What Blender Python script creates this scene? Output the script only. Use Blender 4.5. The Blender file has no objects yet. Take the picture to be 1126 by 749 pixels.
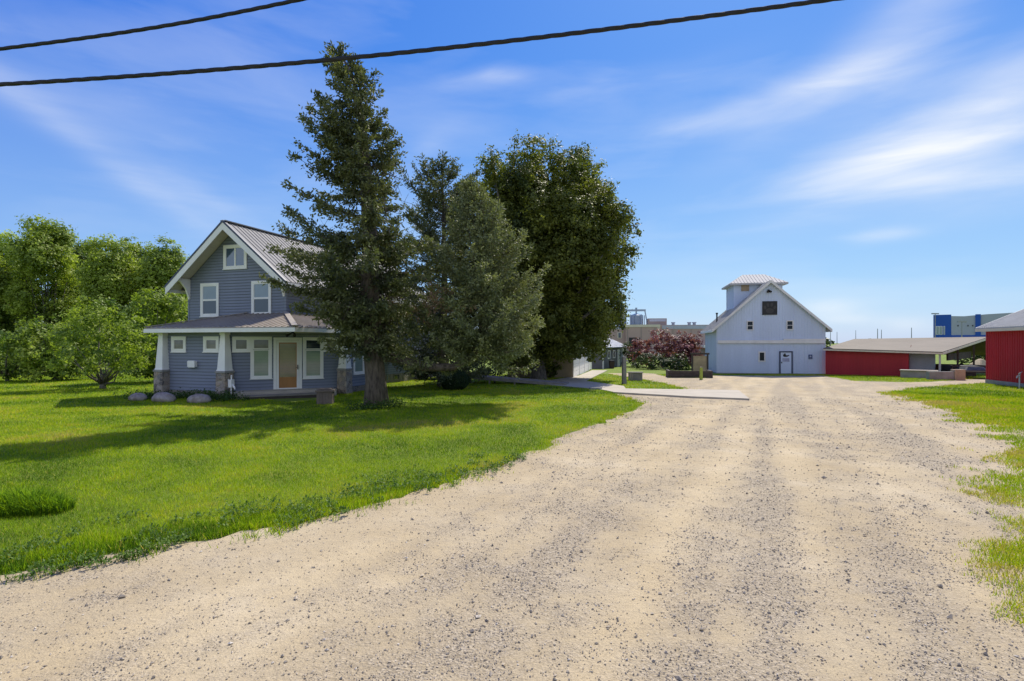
import bpy, math, random
import numpy as np
from mathutils import Vector, Matrix

rng = np.random.default_rng(7)
random.seed(7)
R = math.radians
SC = bpy.context.scene
COL = SC.collection

# ------------------------------------------------------------------ survey of the place
# camera at the origin, 2.5 m up, looking along +Y; u/v are readings on a 1126 x 749 survey sheet
F = 600.0; CX, CY = 563.0, 377.0; CH = 2.5

def gbase(x, y):
    return -0.012 * np.clip(np.asarray(y, float) - 22, 0, 40)

def at(px, py):
    d = 20.0
    for _ in range(60):
        d = F * (CH - float(gbase(0, d))) / (py - CY)
    return np.array([(px - CX) / F * d, d, float(gbase(0, d))])

def pt(px, py, d):
    return np.array([(px - CX) / F * d, d, CH + (CY - py) / F * d])

class Frame:
    """local frame of a building: x along its front, y into its depth"""
    def __init__(self, ox, oy, oz, deg):
        self.o = np.array([ox, oy, oz], float); t = R(deg); self.t = t
        self.r = np.array([math.cos(t), -math.sin(t), 0]); self.u = np.array([math.sin(t), math.cos(t), 0])
    def loc(self, w):
        w = np.asarray(w, float) - self.o
        return np.array([w @ self.r, w @ self.u, w[2]])
    def vec(self, w):
        w = np.asarray(w, float)
        return np.array([w @ self.r, w @ self.u, w[2]])
    def wor(self, l):
        return self.o + self.r * l[0] + self.u * l[1] + np.array([0, 0, l[2]])
    def hit(self, px, py, p, n):
        c = self.loc([0, 0, CH]); d = self.vec([(px - CX) / F, 1, (CY - py) / F])
        p = np.asarray(p, float); n = np.asarray(n, float)
        return c + d * (((p - c) @ n) / (d @ n))

# ------------------------------------------------------------------ object helpers
def tag(o, label=None, cat=None, group=None, kind=None):
    if label: o['label'] = label
    if cat: o['category'] = cat
    if group: o['group'] = group
    if kind: o['kind'] = kind
    return o

def thing(name, label, cat, loc=(0, 0, 0), rz=0.0, group=None):
    o = bpy.data.objects.new(name, None); COL.objects.link(o)
    o.empty_display_size = 0.3
    o.location = [float(v) for v in loc]; o.rotation_euler = (0, 0, rz)
    return tag(o, label, cat, group)

def frame_thing(name, label, cat, fr, group=None):
    return thing(name, label, cat, fr.o, -fr.t, group)

class MB:
    def __init__(self): self.v = []; self.f = []
    def poly(self, pts):
        i = len(self.v); self.v += [tuple(float(c) for c in p) for p in pts]
        self.f.append(tuple(range(i, i + len(pts)))); return self
    def obox(self, c, a, b, n):
        """box centred at c with half vectors a, b, n"""
        c, a, b, n = [np.asarray(k, float) for k in (c, a, b, n)]
        if np.dot(np.cross(a, b), n) < 0: a = -a
        i = len(self.v)
        for s in ((-1,-1,-1),(1,-1,-1),(1,1,-1),(-1,1,-1),(-1,-1,1),(1,-1,1),(1,1,1),(-1,1,1)):
            self.v.append(tuple(c + a*s[0] + b*s[1] + n*s[2]))
        for q in ((0,3,2,1),(4,5,6,7),(0,1,5,4),(1,2,6,5),(2,3,7,6),(3,0,4,7)):
            self.f.append(tuple(i + k for k in q))
        return self
    def box(self, x0, x1, y0, y1, z0, z1):
        return self.obox(((x0+x1)/2, (y0+y1)/2, (z0+z1)/2), (abs(x1-x0)/2,0,0), (0,abs(y1-y0)/2,0), (0,0,abs(z1-z0)/2))
    def beam(self, p, q, w, h, up=(0, 0, 1)):
        p, q, up = [np.asarray(k, float) for k in (p, q, up)]
        d = q - p; s = np.cross(d, up); s /= np.linalg.norm(s); t = np.cross(s, d); t /= np.linalg.norm(t)
        return self.obox((p+q)/2, d/2, s*w/2, t*h/2)
    def slab(self, pts, th):
        """polygon extruded straight down by th"""
        n = len(pts); i = len(self.v)
        top = [tuple(float(c) for c in p) for p in pts]; bot = [(p[0], p[1], p[2]-th) for p in top]
        self.v += top + bot
        self.f.append(tuple(range(i, i+n))); self.f.append(tuple(range(i+2*n-1, i+n-1, -1)))
        for k in range(n):
            m = (k+1) % n; self.f.append((i+k, i+n+k, i+n+m, i+m))
        return self
    def frustum(self, c, z0, w0, z1, w1, rot=0.0, w0y=None, w1y=None):
        w0y = w0y or w0; w1y = w1y or w1; i = len(self.v)
        for z, w, wy in ((z0, w0, w0y), (z1, w1, w1y)):
            for sx, sy in ((-1,-1),(1,-1),(1,1),(-1,1)):
                x, y = sx*w/2, sy*wy/2
                self.v.append((c[0]+x*math.cos(rot)-y*math.sin(rot), c[1]+x*math.sin(rot)+y*math.cos(rot), z))
        for q in ((3,2,1,0),(4,5,6,7),(0,1,5,4),(1,2,6,5),(2,3,7,6),(3,0,4,7)):
            self.f.append(tuple(i+k for k in q))
        return self
    def tube(self, pts, rad, n=8, cap=True, wob=0.0):
        pts = np.asarray(pts, float); m = len(pts)
        rad = np.broadcast_to(np.asarray(rad, float), (m,))
        tan = np.gradient(pts, axis=0); tan /= np.linalg.norm(tan, axis=1)[:, None] + 1e-9
        ref = np.array([0.31, 0.95, 0.05]) if abs(tan[0][2]) > 0.5 else np.array([0, 0, 1.0])
        i = len(self.v)
        for k in range(m):
            a = np.cross(tan[k], ref); a /= np.linalg.norm(a) + 1e-9; b = np.cross(tan[k], a)
            for j in range(n):
                th = 2*math.pi*j/n
                rr = rad[k]*(1 + wob*math.sin(j*2.3 + k*1.1)*random.uniform(.4, 1))
                self.v.append(tuple(pts[k] + rr*(a*math.cos(th) + b*math.sin(th))))
        for k in range(m-1):
            for j in range(n):
                j2 = (j+1) % n
                self.f.append((i+k*n+j, i+k*n+j2, i+(k+1)*n+j2, i+(k+1)*n+j))
        if cap:
            self.f.append(tuple(i+j for j in range(n))[::-1]); self.f.append(tuple(i+(m-1)*n+j for j in range(n)))
        return self
    def cyl(self, c, r, z0, z1, n=20, r1=None):
        return self.tube([(c[0], c[1], z0), (c[0], c[1], z1)], [r, r if r1 is None else r1], n)
    def build(self, name, mat, parent=None, smooth=False, bevel=0.0):
        me = bpy.data.meshes.new(name)
        me.from_pydata(self.v, [], self.f); me.update()
        o = bpy.data.objects.new(name, me); COL.objects.link(o)
        if mat: me.materials.append(mat)
        if parent: o.parent = parent
        if smooth: me.polygons.foreach_set('use_smooth', [True]*len(me.polygons))
        if bevel:
            b = o.modifiers.new('edge', 'BEVEL'); b.width = bevel; b.segments = 2; b.limit_method = 'ANGLE'
        return o

def npmesh(name, V, Fc, mat, parent=None, tint=None, smooth=False, vattr=None):
    """mesh from arrays: V (n,3), Fc (m,k) corner indices, tint one float per face"""
    me = bpy.data.meshes.new(name)
    V = np.ascontiguousarray(V, np.float32); Fc = np.ascontiguousarray(Fc, np.int32)
    m, k = Fc.shape
    me.vertices.add(len(V)); me.vertices.foreach_set('co', V.ravel())
    me.loops.add(m*k); me.loops.foreach_set('vertex_index', Fc.ravel())
    me.polygons.add(m); me.polygons.foreach_set('loop_start', np.arange(0, m*k, k, dtype=np.int32))
    me.polygons.foreach_set('use_smooth', np.full(m, smooth))
    me.update(calc_edges=True)
    if tint is not None:
        a = me.attributes.new('tint', 'FLOAT', 'FACE'); a.data.foreach_set('value', np.ascontiguousarray(tint, np.float32))
    for kk, vv in (vattr or {}).items():
        a = me.attributes.new(kk, 'FLOAT', 'POINT'); a.data.foreach_set('value', np.ascontiguousarray(vv, np.float32))
    if mat: me.materials.append(mat)
    o = bpy.data.objects.new(name, me); COL.objects.link(o)
    if parent: o.parent = parent
    return o

# ------------------------------------------------------------------ numpy noise
def vnoise(x, y, seed=0):
    x = np.asarray(x, float); y = np.asarray(y, float)
    xi = np.floor(x).astype(np.int64); yi = np.floor(y).astype(np.int64); fx = x - xi; fy = y - yi
    def h(a, b):
        n = (a*374761393 + b*668265263 + seed*974711) & 0x7fffffff
        n = ((n ^ (n >> 13))*1274126177) & 0x7fffffff
        return ((n ^ (n >> 16)) & 0xffff)/65535.0
    sx = fx*fx*(3-2*fx); sy = fy*fy*(3-2*fy)
    return (h(xi,yi)*(1-sx)+h(xi+1,yi)*sx)*(1-sy) + (h(xi,yi+1)*(1-sx)+h(xi+1,yi+1)*sx)*sy
def fbm(x, y, seed=0, octv=4):
    s = 0; a = .5; t = 0
    for k in range(octv):
        s = s + a*vnoise(x*2**k, y*2**k, seed+k*17); t += a; a *= .5
    return s/t
def sstep(a, b, x):
    t = np.clip((x-a)/(b-a), 0, 1); return t*t*(3-2*t)

# ------------------------------------------------------------------ materials
def new_mat(name):
    m = bpy.data.materials.new(name); m.use_nodes = True
    nt = m.node_tree; nt.nodes.clear()
    out = nt.nodes.new('ShaderNodeOutputMaterial')
    return m, nt, out
def nd(nt, t, **kw):
    n = nt.nodes.new(t)
    for k, v in kw.items():
        if hasattr(n, k): setattr(n, k, v)
        else: n.inputs[k].default_value = v
    return n
def noise_node(nt, scale, detail=4, rough=.55, coord='Object', vec=None):
    n = nd(nt, 'ShaderNodeTexNoise'); n.inputs['Scale'].default_value = scale
    n.inputs['Detail'].default_value = detail; n.inputs['Roughness'].default_value = rough
    if vec is None:
        tc = nd(nt, 'ShaderNodeTexCoord'); vec = tc.outputs[coord]
    nt.links.new(vec, n.inputs['Vector']); return n
def ramp(nt, src, stops):
    r = nd(nt, 'ShaderNodeValToRGB'); e = r.color_ramp.elements
    while len(e) < len(stops): e.new(.5)
    for k, (p, c) in enumerate(stops):
        e[k].position = p; e[k].color = (*c, 1) if len(c) == 3 else c
    nt.links.new(src, r.inputs['Fac']); return r
def mixc(nt, fac, a, b, mode='MIX'):
    m = nd(nt, 'ShaderNodeMix', data_type='RGBA', blend_type=mode)
    for sock, v in ((m.inputs[0], fac), (m.inputs[6], a), (m.inputs[7], b)):
        if hasattr(v, 'type') and hasattr(v, 'is_output'): nt.links.new(v, sock)
        else: sock.default_value = (*v, 1) if isinstance(v, tuple) and len(v) == 3 else v
    return m.outputs[2]
def math_node(nt, op, a, b=None, c=None, clamp=False):
    m = nd(nt, 'ShaderNodeMath', operation=op); m.use_clamp = clamp
    for k, v in enumerate((a, b, c)):
        if v is None: continue
        if hasattr(v, 'is_output'): nt.links.new(v, m.inputs[k])
        else: m.inputs[k].default_value = v
    return m.outputs[0]

def pm(name, col, rough=.75, var=.12, scale=2.0, fine=40.0, bump=.0, bscale=60.0, metallic=0.0, spec=.4, col2=None, streak=False):
    """painted / weathered surface: two scales of mottling and a little bump"""
    m, nt, out = new_mat(name)
    p = nd(nt, 'ShaderNodeBsdfPrincipled'); nt.links.new(p.outputs[0], out.inputs[0])
    p.inputs['Roughness'].default_value = rough; p.inputs['Metallic'].default_value = metallic
    p.inputs['Specular IOR Level'].default_value = spec
    tc = nd(nt, 'ShaderNodeTexCoord'); vec = tc.outputs['Object']
    if streak:
        mp = nd(nt, 'ShaderNodeMapping'); mp.inputs['Scale'].default_value = (1, 1, .12)
        nt.links.new(vec, mp.inputs['Vector']); sv = mp.outputs[0]
    else: sv = vec
    n1 = noise_node(nt, scale, 5, .6, vec=sv); n2 = noise_node(nt, fine, 3, .6, vec=vec)
    lo = tuple(c*(1-var) for c in col); hi = tuple(min(1, c*(1+var)) for c in (col2 or col))
    r1 = ramp(nt, n1.outputs['Fac'], [(.3, lo), (.7, hi)])
    r2 = ramp(nt, n2.outputs['Fac'], [(.3, (1-var*.6,)*3), (.7, (1+var*.3,)*3)])
    c = mixc(nt, 1.0, r1.outputs[0], r2.outputs[0], 'MULTIPLY')
    nt.links.new(c, p.inputs['Base Color'])
    if bump:
        b = nd(nt, 'ShaderNodeBump'); b.inputs['Strength'].default_value = bump; b.inputs['Distance'].default_value = .02
        n3 = noise_node(nt, bscale, 4, .6, vec=vec)
        nt.links.new(n3.outputs['Fac'], b.inputs['Height']); nt.links.new(b.outputs[0], p.inputs['Normal'])
    return m

def leaf_mat(name, dark, light, transl=.35, rough=.6, vs=.5, spec=.25):
    """foliage: the tint of each leaf picks between two pigments; part of the light passes through"""
    m, nt, out = new_mat(name)
    at_ = nd(nt, 'ShaderNodeAttribute', attribute_name='tint')
    n = noise_node(nt, vs, 3)
    f = math_node(nt, 'MULTIPLY_ADD', n.outputs['Fac'], .6, -.3)
    f = math_node(nt, 'ADD', at_.outputs['Fac'], f, clamp=True)
    c = mixc(nt, f, dark, light)
    p = nd(nt, 'ShaderNodeBsdfPrincipled'); p.inputs['Roughness'].default_value = rough
    p.inputs['Specular IOR Level'].default_value = spec
    nt.links.new(c, p.inputs['Base Color'])
    t = nd(nt, 'ShaderNodeBsdfTranslucent')
    c2 = mixc(nt, 1.0, c, (1.15, 1.25, .55), 'MULTIPLY'); nt.links.new(c2, t.inputs['Color'])
    mx = nd(nt, 'ShaderNodeMixShader'); mx.inputs[0].default_value = transl
    nt.links.new(p.outputs[0], mx.inputs[1]); nt.links.new(t.outputs[0], mx.inputs[2])
    nt.links.new(mx.outputs[0], out.inputs[0])
    return m

def glass_mat(name, base, rough=.06, spec=1.0, var=.1, ior=1.9):
    """a pane seen from the bright side: what hangs behind it under a clear reflecting coat"""
    m, nt, out = new_mat(name)
    p = nd(nt, 'ShaderNodeBsdfPrincipled'); nt.links.new(p.outputs[0], out.inputs[0])
    n = noise_node(nt, 1.3, 3)
    r = ramp(nt, n.outputs['Fac'], [(.3, tuple(c*(1-var) for c in base)), (.7, tuple(c*(1+var) for c in base))])
    nt.links.new(r.outputs[0], p.inputs['Base Color'])
    p.inputs['Roughness'].default_value = rough; p.inputs['IOR'].default_value = ior
    p.inputs['Specular IOR Level'].default_value = spec*.5
    b = nd(nt, 'ShaderNodeBump'); b.inputs['Strength'].default_value = .02; b.inputs['Distance'].default_value = .02
    n2 = noise_node(nt, 3.0, 1); nt.links.new(n2.outputs['Fac'], b.inputs['Height']); nt.links.new(b.outputs[0], p.inputs['Normal'])
    return m

def stone_mat(name, cols, scale=5.0, mortar=(.30,.27,.23), stretch=(1,1,1.0)):
    m, nt, out = new_mat(name)
    p = nd(nt, 'ShaderNodeBsdfPrincipled'); nt.links.new(p.outputs[0], out.inputs[0]); p.inputs['Roughness'].default_value = .9
    tc = nd(nt, 'ShaderNodeTexCoord'); mp = nd(nt, 'ShaderNodeMapping'); mp.inputs['Scale'].default_value = stretch
    nt.links.new(tc.outputs['Object'], mp.inputs['Vector'])
    v = nd(nt, 'ShaderNodeTexVoronoi'); v.inputs['Scale'].default_value = scale
    v2 = nd(nt, 'ShaderNodeTexVoronoi', feature='DISTANCE_TO_EDGE'); v2.inputs['Scale'].default_value = scale
    for q in (v, v2): nt.links.new(mp.outputs[0], q.inputs['Vector'])
    sep = nd(nt, 'ShaderNodeSeparateColor'); nt.links.new(v.outputs['Color'], sep.inputs[0])
    st = [(k/(len(cols)-1), c) for k, c in enumerate(cols)]
    r = ramp(nt, sep.outputs[0], st)
    e = ramp(nt, v2.outputs['Distance'], [(.02, (0,0,0)), (.09, (1,1,1))])
    n = noise_node(nt, 30, 4); rn = ramp(nt, n.outputs['Fac'], [(.3, (.75,)*3), (.7, (1.15,)*3)])
    c = mixc(nt, e.outputs[0], mortar, r.outputs[0]); c = mixc(nt, 1.0, c, rn.outputs[0], 'MULTIPLY')
    nt.links.new(c, p.inputs['Base Color'])
    b = nd(nt, 'ShaderNodeBump'); b.inputs['Strength'].default_value = .8; b.inputs['Distance'].default_value = .05
    nt.links.new(e.outputs[0], b.inputs['Height']); nt.links.new(b.outputs[0], p.inputs['Normal'])
    return m

def bark_mat(name, a, b_, sc=9.0):
    m, nt, out = new_mat(name)
    p = nd(nt, 'ShaderNodeBsdfPrincipled'); nt.links.new(p.outputs[0], out.inputs[0]); p.inputs['Roughness'].default_value = .95
    tc = nd(nt, 'ShaderNodeTexCoord'); mp = nd(nt, 'ShaderNodeMapping'); mp.inputs['Scale'].default_value = (1, 1, .22)
    nt.links.new(tc.outputs['Object'], mp.inputs['Vector'])
    n = noise_node(nt, sc, 6, .65, vec=mp.outputs[0])
    r = ramp(nt, n.outputs['Fac'], [(.35, a), (.62, b_)]); nt.links.new(r.outputs[0], p.inputs['Base Color'])
    b = nd(nt, 'ShaderNodeBump'); b.inputs['Strength'].default_value = 1; b.inputs['Distance'].default_value = .06
    nt.links.new(n.outputs['Fac'], b.inputs['Height']); nt.links.new(b.outputs[0], p.inputs['Normal'])
    return m

M = {}
M['siding']  = pm('slate_siding', (.215,.243,.312), .62, .07, .8, 30, streak=True)
def lap_shade(m, z0, h, wdt=.2, dark=.62):  # shade under each lap painted into the siding colour as dark lines
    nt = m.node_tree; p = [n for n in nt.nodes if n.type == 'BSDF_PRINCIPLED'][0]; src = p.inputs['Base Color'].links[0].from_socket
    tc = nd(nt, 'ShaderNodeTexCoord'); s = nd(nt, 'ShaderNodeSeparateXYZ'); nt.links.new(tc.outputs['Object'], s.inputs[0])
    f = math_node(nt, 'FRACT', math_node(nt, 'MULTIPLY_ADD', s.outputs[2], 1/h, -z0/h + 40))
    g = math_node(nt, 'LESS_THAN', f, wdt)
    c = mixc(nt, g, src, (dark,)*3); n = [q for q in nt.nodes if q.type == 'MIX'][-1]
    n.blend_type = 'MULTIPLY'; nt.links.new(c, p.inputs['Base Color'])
lap_shade(M['siding'], .28, .145)
M['white']   = pm('white_trim', (.84,.83,.79), .5, .05, 1.5, 30)
M['cream']   = pm('cream_soffit', (.66,.60,.47), .7, .08, 1.0, 20)
M['navy']    = pm('navy_edge', (.045,.06,.11), .45, .1)
M['roofmet'] = pm('ribbed_roof', (.255,.25,.25), .7, .10, .7, 12, spec=.2)
M['porchroof'] = pm('porch_roof', (.36,.315,.265), .7, .12, .7, 14, spec=.2)
M['hipcap']  = pm('hip_cap', (.40,.36,.31), .45, .08)
M['found']   = stone_mat('foundation_stone', [(.20,.185,.165),(.27,.24,.21),(.16,.15,.145)], 4.5)
M['fieldstone'] = stone_mat('field_stone', [(.24,.20,.17),(.46,.36,.27),(.13,.12,.115),(.40,.33,.27),(.24,.22,.21),(.5,.42,.34)], 5.0, (.42,.36,.29))
M['concrete'] = pm('concrete', (.42,.375,.305), .85, .12, .9, 25, bump=.25, bscale=45)
M['oldconc'] = pm('old_concrete', (.30,.29,.27), .9, .2, 1.5, 20, bump=.4, bscale=30)
M['greywood'] = pm('weathered_wood', (.23,.21,.185), .9, .2, 3, 40, bump=.4, bscale=50)
M['boxwood_grey'] = pm('weathered_brown', (.155,.125,.10), .9, .2, 3, 40, bump=.4, bscale=50)
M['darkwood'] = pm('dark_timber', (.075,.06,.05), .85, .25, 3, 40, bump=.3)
M['tanwood'] = pm('tan_boards', (.38,.30,.20), .8, .15, 2, 25)
M['palewood'] = pm('pale_wood', (.42,.33,.20), .8, .2, 2, 25)
M['glassblue'] = glass_mat('sky_glass', (.055,.095,.15), ior=2.2)
M['glassblind'] = glass_mat('blind_glass', (.23,.29,.33), ior=1.7)
M['glasspale'] = glass_mat('curtain_glass', (.24,.31,.275), ior=1.7)
M['glassgrey'] = glass_mat('lace_glass', (.22,.205,.20), ior=1.6, var=.35)
M['glassdark'] = glass_mat('dark_glass', (.035,.045,.06), ior=1.8)
M['doorwood'] = pm('varnished_door', (.38,.18,.055), .45, .2, 2.5, 30, streak=True)
M['brass']   = pm('door_metal', (.16,.14,.12), .35, .1, metallic=.9)
M['black']   = pm('black_metal', (.02,.02,.022), .5, .1)
M['grey']    = pm('grey_metal', (.30,.31,.32), .5, .1)
M['galv']    = pm('galvanised', (.46,.47,.48), .42, .12, 1.5, 12, metallic=.35)
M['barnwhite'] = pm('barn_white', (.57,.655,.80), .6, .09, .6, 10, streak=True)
M['barntrim'] = pm('barn_trim', (.74,.73,.70), .6, .08)
M['barnroof'] = pm('barn_roof', (.46,.455,.44), .75, .08, .8, 12, spec=.15)
M['red']     = pm('red_metal', (.44,.022,.032), .5, .1, .8, 14, streak=True)
M['red2']    = pm('red_boards', (.38,.020,.032), .6, .14, 1.0, 14, streak=True)
M['shedroof'] = pm('brown_shed_roof', (.145,.118,.09), .75, .12, .5, 8)
M['greyroof'] = pm('grey_metal_roof', (.42,.425,.43), .45, .1, .8, 10)
M['bluegrey'] = pm('blue_grey_panel', (.30,.35,.40), .7, .1, 1, 12)
M['shedgrey'] = pm('grey_shed_paint', (.17,.175,.185), .7, .08)
M['pinkwall'] = pm('pink_masonry', (.46,.33,.29), .85, .06, .3, 4)
M['pinkdark'] = pm('brown_masonry', (.33,.27,.25), .85, .06, .3, 4)
M['bandgrey'] = pm('pale_band', (.42,.45,.52), .6, .08)
M['silo']    = pm('steel_silo', (.30,.36,.45), .35, .1, .6, 5, metallic=.3)
M['blue']    = pm('blue_panel', (.008,.085,.40), .55, .06, .2, 3)
M['palepanel'] = pm('pale_panel', (.40,.43,.47), .7, .05, .2, 3)
M['boulder'] = pm('pink_granite', (.27,.21,.175), .9, .3, 3.2, 22, bump=.8, bscale=14, col2=(.34,.30,.28))
M['bark']    = bark_mat('spruce_bark', (.045,.036,.028), (.155,.125,.095))
M['barkgrey'] = bark_mat('grey_bark', (.06,.055,.05), (.20,.18,.155))
M['twig']    = pm('twig_wood', (.12,.095,.075), .9, .2)
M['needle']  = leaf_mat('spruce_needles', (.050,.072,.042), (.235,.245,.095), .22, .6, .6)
M['needlepale'] = leaf_mat('pale_needles', (.085,.112,.058), (.31,.325,.145), .2, .6, .6)
M['needlebrown'] = leaf_mat('dead_needles', (.12,.07,.04), (.26,.17,.10), .1)
M['linden']  = leaf_mat('linden_leaves', (.026,.050,.016), (.25,.265,.05), .40, .5, .4)
M['maple']   = leaf_mat('maple_leaves', (.075,.13,.030), (.42,.50,.08), .42, .5, .35)
M['young']   = leaf_mat('young_leaves', (.10,.17,.030), (.46,.54,.08), .42, .5, .35)
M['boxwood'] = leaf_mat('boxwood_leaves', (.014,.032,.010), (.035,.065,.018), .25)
M['plum']    = leaf_mat('plum_leaves', (.085,.030,.038), (.36,.14,.165), .3, .5, .7)
M['brush']   = leaf_mat('brush_leaves', (.02,.04,.014), (.09,.12,.035), .3, .5, .4)
M['weed']    = leaf_mat('weed_leaves', (.03,.07,.012), (.10,.17,.03), .35)
M['clover']  = leaf_mat('clover_leaves', (.075,.15,.02), (.23,.32,.07), .35)
M['barnglass'] = glass_mat('barn_glass', (.02,.025,.035), ior=1.4, spec=.6)
M['glassstorm'] = glass_mat('storm_glass', (.30,.255,.185), ior=1.6, var=.15)
SUN_E, SKY_S, EXPO = 5.0, .10, .20
CLOUD = (8.6,8.8,9.0)
# ------------------------------------------------------------------ ground, drive, lawn
def px_poly(l): return [at(*p)[:2] for p in l]
drive_poly = [np.array(p) for p in [(-60,-2.0),(-40,-1.0),(-25,0.0),(-14,1.6),(-9,3.6)]]
drive_poly += px_poly([(0,635),(65,622),(130,605),(190,595),(250,585),(300,578),(380,562),(440,547),(490,535),(540,515),(580,497),(620,480),
    (660,466),(690,455),(709,444),(676,434),(677,429.5),(690,428.6),(757,428.3),(742,424.5),(726,421),(705,417.5),(690,414.5),(678,413),(668,410.6),
    (690,409.2),(720,411),(737,415.4),(776,416),(786,413),(850,413.4),(905,413.4),(940,419),(1000,420.6),(1040,419),(1070,417.2),(1110,416)])
drive_poly += px_poly([(1120,421),(1086,421.5),(1040,424.5),(1000,428),(972,432),(985,437),(1012,444),(1042,454),(1068,463),(1082,476),(1098,490),(1108,505),
    (1088,520),(1064,532),(1070,545),(1100,560),(1072,570),(1087,583),(1070,603),(1096,632),(1108,662),(1126,688)])
drive_poly += [np.array(p) for p in [(5.1,3.6),(6.5,2.0),(10,0.4),(20,-.7),(60,-2),(60,-16),(-60,-16)]]
DP = np.array(drive_poly)

def sdist(x, y, P=DP):
    """signed distance to the drive outline, positive on the lawn"""
    x = np.asarray(x, float); y = np.asarray(y, float); sh = x.shape; x = x.ravel(); y = y.ravel()
    out = np.empty(x.size)
    A = P; B = np.roll(P, -1, 0); E = B - A; L = (E**2).sum(1)
    for s in range(0, x.size, 60000):
        q = np.stack([x[s:s+60000], y[s:s+60000]], 1)
        W = q[:, None] - A[None]
        t = np.clip((W*E[None]).sum(2)/L, 0, 1)
        d = np.sqrt(((W - t[..., None]*E[None])**2).sum(2).min(1))
        c = ((A[None,:,1] > q[:,1:2]) != (B[None,:,1] > q[:,1:2])) & (q[:,0:1] < E[None,:,0]*(q[:,1:2]-A[None,:,1])/np.where(E[None,:,1]==0,1e-9,E[None,:,1]) + A[None,:,0])
        ins = c.sum(1) % 2 == 1
        out[s:s+60000] = np.where(ins, -d, d)
    return out.reshape(sh)

def right_side(x, y):
    x = np.asarray(x); y = np.asarray(y)
    return sstep(-1.2, -.2, x - y*.62)*sstep(30, 24, y)

def edge(x, y):
    """lawn edge with its ragged line"""
    rg = right_side(x, y)
    return sdist(x, y) - rg*.9 + (fbm(np.asarray(x)*1.3, np.asarray(y)*1.3, 5) - .5)*.62 + (vnoise(np.asarray(x)*5, np.asarray(y)*5, 9)-.5)*.26

def z_drive(x, y): return gbase(x, y) + .035*(fbm(np.asarray(x)*.35, np.asarray(y)*.35, 21, 3) - .5)
def z_lawn(x, y): return gbase(x, y) + .03 + .07*(fbm(np.asarray(x)*.22, np.asarray(y)*.22, 31, 3) - .5)

def wheel_tracks(x, y):
    """compacted wheel bands that sweep from the street up the drive"""
    x = np.asarray(x, float); y = np.asarray(y, float); s = np.zeros(x.shape)
    for x0, k1, k2, w, a_ in [(-3.2,.50,.0005,.34,.9),(-1.5,.50,.0005,.34,.9),(.6,.46,-.0005,.30,.8),(2.2,.46,-.0005,.30,.8),(-5.6,.62,-.002,.3,.7),(-4.1,.62,-.002,.3,.7),(3.4,.40,.002,.26,.6),(-2.4,.30,.004,.26,.6),(-7.5,.9,-.008,.3,.7),(-6.2,.9,-.008,.3,.6)]:
        c = x0 + k1*y + k2*y*y + .25*(fbm(y*.25, y*0+x0, 55, 2)-.5)*2
        s = np.maximum(s, a_*np.exp(-((x-c)/w)**2)*sstep(.25, .6, fbm(x*.5+x0, y*.22, 57, 2)))
    return s

def gravelly(x, y):
    x = np.asarray(x, float); y = np.asarray(y, float)
    a = x + 2.5 - .45*y                       # across the drive, following its bend
    f = .42*fbm(a*1.5, y*.13, 41, 4) + .33*fbm(x*1.3, y*1.3, 43, 4) + .25*fbm(x*4.5, y*4.5, 47, 3)
    f = f + .05*sstep(9, 22, y) + .05*sstep(-1, 3, a)*sstep(12, 5, y) - .05*sstep(-1, -5, a)
    return sstep(.37, .67, f)

# ground sheet: fine near the camera, coarse out to the horizon
def axis(parts):
    a = [parts[0][0]]
    for s, e, st in parts:
        n = max(1, int(round((e-s)/st))); a += list(np.linspace(s, e, n+1)[1:])
    return np.array(a)
gx = axis([(-2500,-400,300),(-400,-80,20),(-80,-34,2),(-34,34,.4),(34,80,2),(80,400,20),(400,2500,300)])
gy = axis([(-2500,-300,300),(-300,-20,20),(-20,-1,.6),(-1,48,.4),(48,90,2),(90,400,20),(400,3500,300)])
X, Y = np.meshgrid(gx, gy)
near = (np.abs(X) < 60) & (Y > -16.5) & (Y < 60)
E = np.full(X.shape, 5.0); E[near] = edge(X[near], Y[near])
fade = sstep(120, 60, np.hypot(X, Y))
Z = np.where(E > .45, 0, 0) + gbase(X, Y) + (z_lawn(X, Y)-gbase(X, Y))*fade*sstep(-.05, .45, E) - .07*sstep(.10, -.35, E)
ny, nx = X.shape
idx = np.arange(nx*ny).reshape(ny, nx)
Fq = np.stack([idx[:-1,:-1], idx[:-1,1:], idx[1:,1:], idx[1:,:-1]], -1).reshape(-1, 4)

m, nt, out = new_mat('lawn_soil')
p = nd(nt, 'ShaderNodeBsdfPrincipled'); p.inputs['Roughness'].default_value = .95; nt.links.new(p.outputs[0], out.inputs[0])
n1 = noise_node(nt, .35, 5, .6); n2 = noise_node(nt, 22, 5, .7)
r1 = ramp(nt, n1.outputs['Fac'], [(.3, (.12,.185,.006)), (.55, (.165,.235,.008)), (.75, (.22,.26,.014))])
r2 = ramp(nt, n2.outputs['Fac'], [(.3, (.55,.55,.5)), (.7, (1.25,1.25,1.1))])
nt.links.new(mixc(nt, 1.0, r1.outputs[0], r2.outputs[0], 'MULTIPLY'), p.inputs['Base Color'])
b = nd(nt, 'ShaderNodeBump'); b.inputs['Distance'].default_value = .06; b.inputs['Strength'].default_value = .8
nt.links.new(n2.outputs['Fac'], b.inputs['Height']); nt.links.new(b.outputs[0], p.inputs['Normal'])
tag(npmesh('ground', np.stack([X, Y, Z], -1).reshape(-1, 3), Fq, m, smooth=True), kind='structure')

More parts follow.
